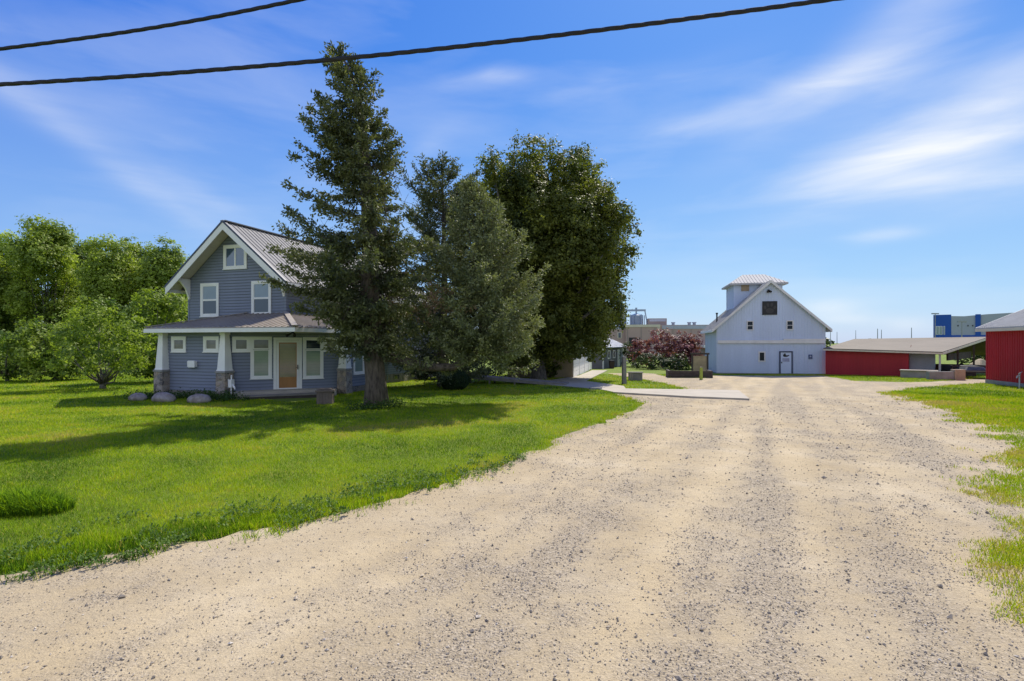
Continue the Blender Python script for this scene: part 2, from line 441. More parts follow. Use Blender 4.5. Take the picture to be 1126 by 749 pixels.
# gravel drive: a sheet cut along the ragged lawn edge (marching squares on a 15 cm grid)
st = .15
xs = np.arange(-45, 48, st); ys = np.arange(-14, 51, st)
X, Y = np.meshgrid(xs, ys); E = np.full(X.shape, -3.0)
E = edge(X, Y)
ins = E < 0
verts = np.stack([X, Y], -1).reshape(-1, 2); ny, nx = X.shape
idx = np.arange(nx*ny).reshape(ny, nx)
c = ins[:-1,:-1].astype(int)+ins[:-1,1:]+ins[1:,1:]+ins[1:,:-1]
jj, ii = np.where(c == 4)
full = np.stack([idx[jj,ii], idx[jj,ii+1], idx[jj+1,ii+1], idx[jj+1,ii]], 1)
extra = []; tri = []
nv = len(verts); cache = {}
def cut(a, b):
    key = (a, b) if a < b else (b, a)
    if key in cache: return cache[key]
    ea, eb = E.flat[a], E.flat[b]; t = ea/(ea-eb)
    extra.append(verts[a]*(1-t)+verts[b]*t); cache[key] = nv+len(extra)-1
    return cache[key]
for j, i in zip(*np.where((c > 0) & (c < 4))):
    q = [idx[j,i], idx[j,i+1], idx[j+1,i+1], idx[j+1,i]]; pol = []
    for k in range(4):
        a, b_ = q[k], q[(k+1)%4]
        if E.flat[a] < 0: pol.append(a)
        if (E.flat[a] < 0) != (E.flat[b_] < 0): pol.append(cut(a, b_))
    for k in range(1, len(pol)-1): tri.append((pol[0], pol[k], pol[k+1]))
V2 = np.vstack([verts, np.array(extra)])
T = np.vstack([full[:, [0,1,2]], full[:, [0,2,3]], np.array(tri)])
used = np.unique(T); remap = np.zeros(len(V2), int); remap[used] = np.arange(len(used)); V2 = V2[used]; T = remap[T]
Zd = z_drive(V2[:,0], V2[:,1]) + .004 + .035*right_side(V2[:,0], V2[:,1])*sstep(-1.2, .0, sdist(V2[:,0], V2[:,1])-1.2)
GM = gravelly(V2[:,0], V2[:,1])
TRK = wheel_tracks(V2[:,0], V2[:,1]); GM = GM*(1-.6*TRK)

m, nt, out = new_mat('gravel_and_sand')
p = nd(nt, 'ShaderNodeBsdfPrincipled'); p.inputs['Roughness'].default_value = .95; p.inputs['Specular IOR Level'].default_value = .2
nt.links.new(p.outputs[0], out.inputs[0])
ga = nd(nt, 'ShaderNodeAttribute', attribute_name='gravelly')
n1 = noise_node(nt, .5, 6, .62); n2 = noise_node(nt, 7, 6, .7); n3 = noise_node(nt, 70, 4, .7)
sand = ramp(nt, n1.outputs['Fac'], [(.3, (.43,.34,.205)), (.55, (.50,.408,.262)), (.75, (.56,.475,.335))])
v = nd(nt, 'ShaderNodeTexVoronoi'); v.inputs['Scale'].default_value = 48
tc = nd(nt, 'ShaderNodeTexCoord'); nt.links.new(tc.outputs['Object'], v.inputs['Vector'])
sep = nd(nt, 'ShaderNodeSeparateColor'); nt.links.new(v.outputs['Color'], sep.inputs[0])
grav = ramp(nt, sep.outputs[0], [(0, (.245,.205,.15)), (.45, (.37,.315,.235)), (.8, (.445,.38,.29)), (1, (.53,.465,.37))])
f = math_node(nt, 'MULTIPLY_ADD', n2.outputs['Fac'], 1.5, -.75)
f = math_node(nt, 'ADD', ga.outputs['Fac'], f, clamp=True)
f = math_node(nt, 'MULTIPLY', f, .70)
c1 = mixc(nt, f, sand.outputs[0], grav.outputs[0])
r3 = ramp(nt, n3.outputs['Fac'], [(.30, (.66,.65,.63)), (.48, (.98,.98,.98)), (.72, (1.16,1.15,1.13))])
c1 = mixc(nt, 1.0, c1, r3.outputs[0], 'MULTIPLY')
# tyre tracks: pale compacted bands that run along the drive
ta = nd(nt, 'ShaderNodeAttribute', attribute_name='track')
n4 = noise_node(nt, 3.0, 4, .6)
r4 = ramp(nt, math_node(nt, 'MULTIPLY_ADD', n4.outputs['Fac'], .5, math_node(nt, 'ADD', ta.outputs['Fac'], -.25)), [(.05, (.93,.93,.935)), (.45, (1,1,1)), (.95, (1.05,1.047,1.035))])
c1 = mixc(nt, 1.0, c1, r4.outputs[0], 'MULTIPLY')
nt.links.new(c1, p.inputs['Base Color'])
h = math_node(nt, 'MULTIPLY', v.outputs['Distance'], f)
h = math_node(nt, 'MULTIPLY_ADD', n3.outputs['Fac'], .35, h)
h = math_node(nt, 'MULTIPLY_ADD', n2.outputs['Fac'], 1.0, h)
b = nd(nt, 'ShaderNodeBump'); b.inputs['Distance'].default_value = .022; b.inputs['Strength'].default_value = .9
nt.links.new(h, b.inputs['Height']); nt.links.new(b.outputs[0], p.inputs['Normal'])
tag(npmesh('gravel_driveway', np.column_stack([V2, Zd]), T, m, smooth=True, vattr={'gravelly': GM, 'track': TRK}), kind='structure')

# loose stones
def stones(name, N_bands):
    Ps = []; Rs = []
    for d0, d1, dens, rmul in N_bands:
        n = int((d1-d0)*(d0+d1)*1.05*dens)
        y = rng.uniform(d0, d1, n); x = rng.uniform(-1.05, 1.05, n)*y
        g = gravelly(x, y); fine = vnoise(x*6, y*6, 77)
        k = rng.random(n) < (.20 + .80*sstep(.25, .8, g*.6+fine*.5)*(.25+.75*g))
        x, y = x[k], y[k]; k = sdist(x, y) < .25; x, y = x[k], y[k]
        r = np.exp(rng.normal(-5.2, .42, len(x)))*rmul
        big = rng.random(len(x)) < .006; r[big] *= 2.2
        Ps.append(np.column_stack([x, y])); Rs.append(np.clip(r, .003, .035))
    P = np.vstack(Ps); r = np.hstack(Rs); n = len(r)
    z = z_drive(P[:,0], P[:,1]) + .006 + r*.3
    base = np.array([[1,0,0],[0,1,0],[-1,0,0],[0,-1,0],[0,0,1],[0,0,-1]], float)
    th = rng.uniform(0, 6.28, n)
    q = base[None]*rng.uniform(.6, 1.35, (n,6,1))*np.array([1.2,.85,.65])
    q += rng.normal(0, .16, (n,6,3))
    qx = q[...,0]*np.cos(th)[:,None]-q[...,1]*np.sin(th)[:,None]; qy = q[...,0]*np.sin(th)[:,None]+q[...,1]*np.cos(th)[:,None]
    V = np.stack([P[:,0:1]+qx*r[:,None], P[:,1:2]+qy*r[:,None], z[:,None]+q[...,2]*r[:,None]], -1).reshape(-1,3)
    f = np.array([[0,1,4],[1,2,4],[2,3,4],[3,0,4],[1,0,5],[2,1,5],[3,2,5],[0,3,5]])
    Fc = (np.arange(n)[:,None,None]*6+f[None]).reshape(-1,3)
    m, nt, out = new_mat('loose_stone')
    p = nd(nt, 'ShaderNodeBsdfPrincipled'); p.inputs['Roughness'].default_value = .9; nt.links.new(p.outputs[0], out.inputs[0])
    a = nd(nt, 'ShaderNodeAttribute', attribute_name='tint')
    rr = ramp(nt, a.outputs['Fac'], [(0,(.19,.165,.135)),(.3,(.32,.275,.215)),(.6,(.42,.355,.27)),(.85,(.48,.40,.29)),(1,(.60,.55,.48))])
    nt.links.new(rr.outputs[0], p.inputs['Base Color'])
    return npmesh(name, V, Fc, m, tint=np.repeat(rng.random(n), 8))
tag(stones('gravel', [(2.6,6,1300,1.0),(6,10,620,1.1),(10,16,220,1.5),(16,26,60,2.0)]), 'loose grey and tan stones strewn over the gravel driveway', 'gravel', kind='stuff')

# grass
m, nt, out = new_mat('grass_blades')
a = nd(nt, 'ShaderNodeAttribute', attribute_name='tint')
rr = ramp(nt, a.outputs['Fac'], [(0,(.075,.17,.010)),(.35,(.27,.43,.008)),(.65,(.43,.58,.012)),(.85,(.56,.55,.02)),(1,(.58,.48,.15))])
pgr = nd(nt, 'ShaderNodeBsdfPrincipled'); pgr.inputs['Roughness'].default_value = .8; pgr.inputs['Specular IOR Level'].default_value = .06
nt.links.new(rr.outputs[0], pgr.inputs['Base Color'])
geo = nd(nt, 'ShaderNodeNewGeometry'); vm = nd(nt, 'ShaderNodeVectorMath', operation='MULTIPLY_ADD'); nt.links.new(geo.outputs['Normal'], vm.inputs[0]); vm.inputs[1].default_value = (.45,.45,.45); vm.inputs[2].default_value = (0,0,1)
vn = nd(nt, 'ShaderNodeVectorMath', operation='NORMALIZE'); nt.links.new(vm.outputs[0], vn.inputs[0]); nt.links.new(vn.outputs[0], pgr.inputs['Normal'])
tr = nd(nt, 'ShaderNodeBsdfTranslucent'); nt.links.new(mixc(nt, 1.0, rr.outputs[0], (1.2,1.25,.5), 'MULTIPLY'), tr.inputs['Color'])
mx = nd(nt, 'ShaderNodeMixShader'); mx.inputs[0].default_value = .3
nt.links.new(pgr.outputs[0], mx.inputs[1]); nt.links.new(tr.outputs[0], mx.inputs[2]); nt.links.new(mx.outputs[0], out.inputs[0])
M['grass'] = m

slab_px = [(674,433),(688,428.9),(812,430.3),(824,440.2),(760,438.0)]
path_px = [(556,418.2),(604,419.2),(636,414.2),(651,408),(668,408),(644,420),(686,425.5),(688,428.8),(676,433),(660,429.5),(622,426),(574,422)]
steps_px = [(262,437.5),(318,443.5),(362,440),(372,434),(330,429),(270,431)]
hard = [np.array([at(*p)[:2] for p in l]) for l in (slab_px, path_px, steps_px)]

def blades(x, y, h, w, tint, lean=.5):
    n = len(x); z = z_lawn(x, y) - .012
    th = rng.uniform(0, 6.28, n); sx, sy = np.cos(th)*w/2, np.sin(th)*w/2
    la = rng.uniform(0, 6.28, n); lr = rng.uniform(.1, 1, n)*lean*h
    tip = np.column_stack([x+np.cos(la)*lr, y+np.sin(la)*lr, z+h])
    V = np.stack([np.column_stack([x-sx, y-sy, z]), np.column_stack([x+sx, y+sy, z]), tip], 1).reshape(-1,3)
    return V, tint
def lawn():
    Vs = []; Ts = []
    for d0, d1, dens in [(3,6,3600),(6,9,3600),(9,12,2300),(12,16,1300),(16,22,720),(22,30,330),(30,48,110)]:
        n = int((d1-d0)*(d0+d1)*1.03*dens)
        y = rng.uniform(d0, d1, n); x = rng.uniform(-1.03, 1.03, n)*y
        k = np.ones(n, bool)
        e = edge(x, y)
        right = sstep(.2, 1.5, x - y*.62)            # the thin, dry fringe right of the drive
        thin = right_side(x, y)
        e0 = sdist(x, y)
        pk = np.where(e > 0, 1.0, .42*sstep(-.5, 0.05, e)*sstep(.42,.62, fbm(x*3, y*3, 65)))
        amp = np.clip(y/15, .35, 1)
        g_ = e0 - .1 + amp*(2.4*(fbm(x*.8, y*1.1, 61, 5)-.5) + 1.0*(fbm(x*4, y*4, 63, 3)-.5))
        pk = np.where(thin > .3, sstep(-.40*np.clip(y/12,.4,1), .40, g_), pk)
        e = np.where(thin > .3, e0 - .4, e)
        k = rng.random(n) < pk
        for H in hard: k &= sdist(x, y, H) > .02
        x, y, e, right, thin = [q[k] for q in (x, y, e, right, thin)]
        n = len(x)
        s = max(1, ((d0+d1)/2)/8)
        s = s*(1+.7*thin)
        patch = fbm(x*.45, y*.45, 71); coarse = fbm(x*2.2, y*2.2, 73)
        edge_tall = sstep(.9, .1, e)*(1-right)*sstep(13, 7, y)
        h = (.032+.03*rng.random(n)+.026*coarse)*(1+1.0*edge_tall*rng.random(n))*(1+.12*(s-1))*(1-.20*thin*sstep(1.5,-.5,e))
        w = (.0045+.003*rng.random(n))*s*(1+.8*edge_tall)
        t = .42 + 1.35*(patch-.5) + .7*(coarse-.5) + rng.normal(0, .17, n) - .20*edge_tall
        t += thin*(.10+.22*sstep(6, 12, y))*sstep(2.6, -.2, e) + .12*sstep(.5,-.3,e)
        dead = rng.random(n) < .05; t[dead] = .95
        V, T = blades(x, y, h, w, np.clip(t, 0, 1), .75); Vs.append(V); Ts.append(T)
    V = np.vstack(Vs); T = np.hstack(Ts)
    return npmesh('grass', V, np.arange(len(V)).reshape(-1,3), M['grass'], tint=T)
tag(lawn(), 'short bright green lawn grass either side of the drive', 'grass', kind='stuff')

def tuft(name, label, cat, c, rad, n, h, parent=None, group=None, tint0=.2, mat=None, wd=.010, lean=.8):
    a = rng.uniform(0, 6.28, n); r = np.sqrt(rng.random(n))
    x = c[0]+np.cos(a)*r*rad[0]; y = c[1]+np.sin(a)*r*rad[1]
    hh = h*(1.1-.6*r)*rng.uniform(.6, 1.1, n)
    z = z_lawn(x, y)-.01
    w = wd*rng.uniform(.6, 1.4, n); th = rng.uniform(0, 6.28, n); la = rng.uniform(0, 6.28, n)*.5 + a*.5; lr = rng.uniform(.2, 1, n)*lean*hh
    sx, sy = np.cos(th)*w/2, np.sin(th)*w/2; lx, ly = np.cos(la)*lr, np.sin(la)*lr
    b0 = np.column_stack([x-sx, y-sy, z]); b1 = np.column_stack([x+sx, y+sy, z])
    m0 = np.column_stack([x-sx*.8+lx*.35, y-sy*.8+ly*.35, z+hh*.62]); m1 = np.column_stack([x+sx*.8+lx*.35, y+sy*.8+ly*.35, z+hh*.62])
    tp = np.column_stack([x+lx, y+ly, z+hh*(1-.25*lr/np.maximum(hh,.01))])
    V = np.stack([b0,b1,m1,m0,tp], 1).reshape(-1,3); i = np.arange(n)[:,None]*5
    Fc = np.vstack([i+np.array([[0,1,2]]), i+np.array([[0,2,3]]), i+np.array([[3,2,4]])])
    o = npmesh(name, V, Fc, mat or M['grass'], parent, tint=np.tile(np.clip(tint0+rng.normal(0,.15,n),0,1), 3))
    if label: tag(o, label, cat, group)
    return o
tuft('grass_clump', 'tall dark green grass clump left unmown in the lawn at far left', 'grass clump', at(24,563)[:2], (.72,.34), 3000, .42, tint0=.10)

# concrete slab and walk
def sheet(name, pxs, th, mat, lift, kind='structure', label=None, cat=None):
    mb = MB(); pts = []
    for p_ in pxs:
        w = at(*p_); pts.append((w[0], w[1], float(z_lawn(w[0], w[1]))+lift))
    mb.slab(pts, th); return tag(mb.build(name, mat), label, cat, kind=kind)
sheet('concrete_slab', slab_px, .2, M['concrete'], .05)
sheet('concrete_path', path_px, .2, M['concrete'], .04)

# broad leaved weeds along the near left lawn edge
def edge_weeds():
    n = 4200; y = rng.uniform(4.6, 12, n*6); x = rng.uniform(-1.0, .1, n*6)*y; e = edge(x, y)
    k = (e > -.25) & (e < rng.uniform(.1, 1.6, len(x))) & (fbm(x*2.6, y*2.6, 91) > .50); x, y = x[k][:n], y[k][:n]; m_ = len(x)
    V=[]; T=[]
    for r in range(5):
        a = rng.uniform(0, 6.28, m_); L = rng.uniform(.025,.055,m_); w = L*.28; el_ = rng.uniform(.2,1.1,m_)
        d = np.column_stack([np.cos(a)*np.cos(el_), np.sin(a)*np.cos(el_), np.sin(el_)]); s = np.column_stack([-np.sin(a), np.cos(a), 0*a])
        p = np.column_stack([x,y,z_lawn(x,y)+rng.uniform(0,.07,m_)])
        V.append(np.stack([p, p+d*L[:,None]*.5+s*w[:,None], p+d*L[:,None], p+d*L[:,None]*.5-s*w[:,None]],1).reshape(-1,3)); T.append(np.clip(.22+rng.normal(0,.13,m_),0,1))
    V = np.vstack(V); return npmesh('edge_weeds', V, np.arange(len(V)).reshape(-1,4), M['clover'], tint=np.hstack(T))
tag(edge_weeds(), 'low broad leaved weeds along the left edge of the gravel', 'weeds', kind='stuff')
# ------------------------------------------------------------------ trees and plants
def norm(a): return a/(np.linalg.norm(a, axis=-1, keepdims=True)+1e-9)

def leaf_mesh(name, P, Nn, size, tint, mat, parent, asp=.62, fold=.18):
    n = len(P); t = norm(np.cross(Nn, rng.normal(size=(n,3)))); b = np.cross(Nn, t); s = size[:,None]
    dn = -Nn*s*fold
    V = np.stack([P-t*s, P+b*s*asp+dn, P+t*s+dn*.6, P-b*s*asp+dn], 1).reshape(-1,3)
    return npmesh(name, V, np.arange(n*4).reshape(-1,4), mat, parent, tint=tint)

def crown_points(lobes, dens, droop=0.0, sub=.34, fill=.35):
    """leaf clumps on and inside a set of lobes (x,y,z,rx,rz): returns positions, facing, tint"""
    P = []; N = []; T = []
    for (x, y, z, rx, rz) in lobes:
        ncl = max(3, int(6.0*(rx*rx+2*rx*rz)*dens/3))
        d = norm(rng.normal(size=(ncl,3))); rr = np.where(rng.random(ncl) < fill, rng.uniform(.3,.8,ncl), rng.uniform(.78,1.10,ncl))[:,None]
        c = np.array([x,y,z]) + d*rr*np.array([rx,rx,rz])
        tl = rng.normal(0, .16)
        for k in range(ncl):
            nl = rng.integers(14, 34); cr = sub*rng.uniform(.55, 1.35)
            q = rng.normal(size=(nl,3))*cr*np.array([.55,.55,.42]); q[:,2] -= droop*np.abs(rng.normal(size=nl))*cr
            P.append(c[k]+q); N.append(norm(d[k]*.8 + np.array([0,0,.5]) + rng.normal(size=(nl,3))*.42))
            T.append(np.full(nl, .42+tl+rng.normal(0,.10)) + rng.normal(0,.09,nl))
    return np.vstack(P), np.vstack(N), np.clip(np.hstack(T), 0, 1)

def limbs(mb, base, tops, r0, zfork, spread=.3, n=8):
    """a tapered trunk that forks towards the lobes"""
    fork = np.array([base[0], base[1], zfork])
    mb.tube([base-np.array([0,0,.15]), base+np.array([0,0,.25]), base+np.array([0,0,.9]), fork], [r0*1.55, r0*1.12, r0, r0*.82], 12, wob=.08)
    for t in tops:
        mid = fork*.5+np.array(t)*.5+np.array([0,0,-.12*np.linalg.norm(np.array(t)-fork)])+rng.normal(size=3)*.15
        mb.tube([fork-np.array([0,0,.2]), mid, t], [r0*.55, r0*.3, r0*.06], 6)

def broadleaf(name, label, base, lobes, leaf, mat, dens=1.0, r0=.2, zfork=1.5, bark='barkgrey', group=None, droop=0., sub=.34, cat='tree', clip=None, fill=.35, nt_=14, tone=None):
    base = np.asarray(base, float)
    root = thing(name, label, cat, base, group=group)
    L = [(l[0], l[1], l[2], l[3], l[4]) for l in lobes]
    P, N, T = crown_points(L, dens, droop, sub, fill); T = np.clip(T + (tone if tone is not None else rng.normal(0, .12)), 0, 1)
    if clip is not None: k = clip(P + base); P, N, T = P[k], N[k], T[k]
    k = P[:,2] > .08; P, N, T = P[k], N[k], T[k]
    leaf_mesh('crown', P, N, leaf*rng.uniform(.65,1.25,len(P)), T, M[mat], root)
    mb = MB(); pick = [L[i] for i in rng.permutation(len(L))[:nt_]]
    limbs(mb, np.zeros(3), [np.array(l[:3]) for l in pick], r0, zfork)
    mb.build('trunk', M[bark], root, smooth=True)
    return root

def lobes_ellipsoid(cx, cy, cz, rx, rz, n, lr, top_bias=0., jit=.25, keep=None):
    out = []; k = 0
    while len(out) < n and k < n*30:
        k += 1
        d = norm(rng.normal(size=3)); rr = rng.uniform(.45, 1.0) if rng.random() < .4 else rng.uniform(.82, 1.04)
        p = np.array([cx, cy, cz])+d*rr*np.array([rx, rx, rz])
        if keep is not None and not keep(p): continue
        r = lr*rng.uniform(.65, 1.35)
        out.append((p[0], p[1], p[2], r, r*rng.uniform(.7, 1.0)))
    return out

# ---- conifers
def spray(branch, blen, twig_len, ndl_len, ndl_w, dens, up0, droop_t, tintb, out, step=.13, flat=.3, hang=0.0):
    """needle tufts on the side twigs of one branch (points along it)"""
    m = len(branch); seg = np.linalg.norm(np.diff(branch, axis=0), axis=1); cl = np.concatenate([[0], np.cumsum(seg)])
    n = max(4, int(cl[-1]/step))
    s = np.sort(rng.uniform(.16, 1.0, n))*cl[-1]
    p = np.stack([np.interp(s, cl, branch[:,k]) for k in range(3)], 1)
    f = s/cl[-1]
    tan = norm(np.stack([np.interp(np.minimum(s+.1, cl[-1]), cl, branch[:,k])-np.interp(s-.1, cl, branch[:,k]) for k in range(3)], 1))
    side = norm(np.cross(tan, np.array([0,0,1.0])))
    for sg in (-1, 1):
        a = R(38)+rng.normal(0, .28, n)
        d = tan*np.cos(a)[:,None] + side*(sg*np.sin(a))[:,None] + np.array([0,0,1.0])*(rng.normal(0, flat, n)-hang)[:,None]
        d = norm(d)
        tl = twig_len*(1.05-.75*f)*rng.uniform(.45, 1.15, n)+.10
        k = np.maximum(3, (tl*dens).astype(int))
        ii = np.repeat(np.arange(n), k); u = rng.random(len(ii))
        q = p[ii]+d[ii]*(tl[ii]*u)[:,None]; q[:,2] -= droop_t*(tl[ii]*u)**2
        q += rng.normal(size=q.shape)*.035*(1+tl[ii])[:,None]
        dd = norm(d[ii]*.75+rng.normal(size=q.shape)*.62)
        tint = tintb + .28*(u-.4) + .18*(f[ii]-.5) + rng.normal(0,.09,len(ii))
        out.append((q, dd, ndl_len*rng.uniform(.6,1.3,len(ii)), np.full(len(ii), ndl_w), tint))

def needle_mesh(name, out, mat, parent, keep=None):
    P = np.vstack([o[0] for o in out]); D = np.vstack([o[1] for o in out]); L = np.hstack([o[2] for o in out]); W = np.hstack([o[3] for o in out]); T = np.hstack([o[4] for o in out])
    if keep is not None: k = keep(P); P, D, L, W, T = P[k], D[k], L[k], W[k], T[k]
    n = len(P); b = norm(np.cross(D, rng.normal(size=(n,3))))*W[:,None]
    V = np.stack([P-b*.6, P+b*.6, P+D*L[:,None]*.6+b, P+D*L[:,None], P+D*L[:,None]*.55-b], 1).reshape(-1,3)
    i = np.arange(n)[:,None]*5
    V = np.stack([P-D*L[:,None]*.1, P+D*L[:,None]*.45+b, P+D*L[:,None], P+D*L[:,None]*.45-b], 1).reshape(-1,3)
    return npmesh(name, V, np.arange(n*4).reshape(-1,4), mat, parent, tint=np.clip(T,0,1))

def conifer(parent, axis_, nbr, prof, mats, crown_name='crown', crown_label=None, zmin=.1, pitch=(-.25,.7), curl=.25, twig=.9, ndl=(.15,.028), dens=26, azmod=None, skip=None, step=.13, hang=0., flat=.3, wood=True, keep=None, tint=.35, br=.035):
    ax = np.asarray(axis_, float); cl = np.concatenate([[0], np.cumsum(np.linalg.norm(np.diff(ax,axis=0),axis=1))]); tot = cl[-1]
    out = []; wmb = MB(); ga = 2.39996
    for i in range(nbr):
        f = zmin+(1-zmin)*((i+rng.random())/nbr)
        az = i*ga+rng.normal(0,.35)
        L = prof(f)*rng.uniform(.68,1.12)
        if azmod: L *= azmod(f, az)
        if L < .12 or (skip and rng.random() < skip(f, az)): continue
        p0 = np.array([np.interp(f*tot, cl, ax[:,k]) for k in range(3)])
        pt_ = pitch[0]+(pitch[1]-pitch[0])*f**1.3+rng.normal(0,.10)
        h = np.array([math.cos(az), math.sin(az), 0]); m = 7
        t = np.linspace(0, 1, m)
        bend = rng.normal(0,.18)
        perp = np.array([-h[1], h[0], 0])
        z = L*(math.tan(pt_)*t - (.30*(1-f))*t*(1-t)*1.6 + curl*t**2.6)
        B = p0+h*(L*t)[:,None]+perp*(L*bend*t*t)[:,None]+np.array([0,0,1.0])*z[:,None]
        if wood: wmb.tube(B, np.linspace(br*(.35+.65*L/3.5), .006, m), 5, cap=False)
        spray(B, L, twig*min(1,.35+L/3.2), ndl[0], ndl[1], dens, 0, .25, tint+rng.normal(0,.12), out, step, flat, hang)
    # leader
    top = ax[-1]; B = np.stack([top-np.array([0,0,.9]), top-np.array([0,0,.3]), top+np.array([0,0,.25])])
    spray(B, 1.1, .22, ndl[0], ndl[1], dens*1.5, 0, .1, tint, out, .07, .5)
    o = needle_mesh(crown_name, out, mats, parent, keep)
    if crown_label: o['label'] = crown_label
    if wood and wmb.v: wmb.build('branches', M['twig'], parent, smooth=True)
    return o

# the tall, gappy spruce in front of the house
b0 = at(414, 446)
root = thing('spruce_tree', 'tallest spruce, ragged and leaning at its tip, standing on the lawn before the house', 'spruce tree', b0)
def rel(px, py, d): return pt(px, py, d) - b0
D0 = b0[1]
axis_pts = [np.array([0,0,-.1]), rel(413,420,D0), rel(410,380,D0), rel(407,330,D0), rel(407,280,D0), rel(405,230,D0), rel(401,170,D0), rel(396,120,D0), rel(388,85,D0), rel(374,57,D0)]
mb = MB()
mb.tube(axis_pts, [.52,.41,.38,.35,.32,.27,.20,.13,.075,.02], 16, wob=.07)
for k in range(7):                                                        # root flare
    a = k*.9+.3; mb.tube([np.array([math.cos(a)*.22, math.sin(a)*.22, .32]), np.array([math.cos(a)*.40, math.sin(a)*.40, .08]), np.array([math.cos(a)*.62, math.sin(a)*.62, -.08])], [.18,.12,.05], 7)
mb.build('trunk', M['bark'], root, smooth=True)
def prof(f):
    return float(np.interp(f, [.14,.22,.30,.38,.45,.52,.60,.70,.78,.86,.93,1], [1.2,2.1,2.8,3.4,3.9,3.1,2.1,1.85,1.5,1.25,.85,.25]))
def azm(f, az):
    s = math.cos(az)               # +1 towards the right of the photo, -1 towards the left
    m_ = 1.0
    if f > .5: m_ *= 1.0-.28*s
    if f < .5: m_ *= 1.0+.0*s
    if .33 < f < .5: m_ *= 1.0-.22*s
    return m_*(.66+.42*random.random())
def skip(f, az):
    s = math.cos(az)
    return .10 + (.80 if vnoise(np.array(az*1.1+9), np.array(f*15.0), 3) > .60 else 0) + (.40 if (.48 < f < .70 and s > .25) else 0) + (.18 if (f < .40 and s > .35) else 0) + (.35 if (.50 < f < .60 and s < 0) else 0) + (.25 if (.50 < f < .62) else 0) + (.25 if f > .78 else 0) + (.25 if f < .26 and math.sin(az) < 0 else 0)
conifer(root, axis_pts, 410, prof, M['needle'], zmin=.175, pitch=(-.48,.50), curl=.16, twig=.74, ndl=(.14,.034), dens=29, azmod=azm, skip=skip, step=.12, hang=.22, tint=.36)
# bare dead twigs
mb = MB()
for k in range(70):
    f = rng.uniform(.14, .66); az = rng.uniform(-1.2, 1.4) if rng.random() < .6 else rng.uniform(0, 6.28)
    cl = np.linspace(0, 1, len(axis_pts)); ap = np.array(axis_pts); zz = f*ap[-1][2]
    p0 = np.array([np.interp(zz, ap[:,2], ap[:,0]), np.interp(zz, ap[:,2], ap[:,1]), zz])
    L = rng.uniform(.6, 2.4); h = np.array([math.cos(az), math.sin(az), 0])
    q = [p0, p0+h*L*.4+np.array([0,0,rng.normal(.05,.12)*L]), p0+h*L*.75+np.array([0,0,rng.normal(.0,.2)*L]), p0+h*L+np.array([0,0,rng.normal(-.08,.25)*L])]
    mb.tube(q, [.022,.016,.011,.005], 5, cap=False)
    for t in range(3):
        s = np.array(q[1])*(1-t*.3)+np.array(q[3])*t*.3; mb.tube([s, s+rng.normal(size=3)*.22*L+h*.12], [.008,.003], 4, cap=False)
mb.build('dead_twigs', M['twig'], root)
# brown dead sprays
outb = []
for k in range(16):
    c = rel(rng.uniform(440,505), rng.uniform(318,352), D0-rng.uniform(-.6,1.5)); h = norm(rng.normal(size=3)*np.array([1,1,.3]))
    spray(np.stack([c, c+h*.5, c+h*.95-np.array([0,0,.15])]), 1, .3, .12, .018, 16, 0, .3, .5, outb, .12)
needle_mesh('dead_sprays', outb, M['needlebrown'], root)
# the low limb that curves out to the right and turns up into a second, paler stem
limb = [rel(412,392,D0), rel(436,394,D0-.1), rel(466,404,D0-.2), rel(498,404,D0-.1), rel(522,390,D0+.1), rel(530,360,D0+.3), rel(528,320,D0+.4), rel(524,270,D0+.5), rel(518,210,D0+.5)]
mb = MB(); mb.tube(limb, [.22,.19,.165,.15,.145,.13,.11,.07,.02], 10, wob=.08); mb.build('low_limb', M['bark'], root, smooth=True)
def prof2(f): return float(np.interp(f, [0,.10,.2,.35,.5,.65,.8,.92,1], [2.0,2.45,2.75,2.4,2.0,1.5,.95,.5,.12]))
st2 = [rel(528,396,D0+.1), rel(530,360,D0+.3), rel(528,320,D0+.4), rel(524,270,D0+.5), rel(518,204,D0+.5)]
def azm2(f, az): return (1.0+.06*math.cos(az))*(.8+.3*random.random())
conifer(root, st2, 230, prof2, M['needlepale'], crown_name='pale_crown', crown_label='paler, denser green crown rising from the low curved limb', zmin=0.05, pitch=(-.36,.75), curl=.28, twig=.62, ndl=(.115,.026), dens=30, azmod=azm2, step=.105, hang=.05, tint=.42, flat=.35, keep=lambda P: ~((P[:,0]+b0[0] < -1.15) & (P[:,2]+b0[2] < 1.75+.25*np.sin(P[:,0]*5))))
lowl = [rel(470,404,D0), rel(470,380,D0+.1), rel(470,350,D0+.1)]
conifer(root, lowl, 13, lambda f: 1.5, M['needle'], crown_name='limb_sprays', zmin=0.0, pitch=(-.2,.1), twig=.7, ndl=(.13,.026), dens=24, step=.13, tint=.40, wood=False)
# the dark spruce behind, its foot hidden by the round bush
b1 = np.array([-4.0, 31.6, float(gbase(0,31.6))])
r1 = thing('spruce_tree', 'darker spruce standing behind, between the tallest spruce and its pale side crown', 'spruce tree', b1)
top1 = pt(486,182,31.6)-b1
ax1 = [np.array([0,0,-.1]), np.array([.0,0,3.0]), np.array([.1,0,7.0]), top1]
mb = MB(); mb.tube(ax1, [.34,.25,.17,.02], 10, wob=.05); mb.build('trunk', M['bark'], r1, smooth=True)
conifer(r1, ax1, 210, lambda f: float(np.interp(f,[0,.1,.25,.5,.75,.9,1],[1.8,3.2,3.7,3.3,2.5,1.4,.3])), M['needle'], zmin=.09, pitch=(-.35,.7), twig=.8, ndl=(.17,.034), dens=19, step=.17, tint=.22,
        skip=lambda f, az: .12, azmod=lambda f, az: .7+.5*random.random(), keep=lambda P: ~((P[:,0]+b1[0]) < -11.02+.325*(P[:,1]+b1[1]-26.6)+.1))

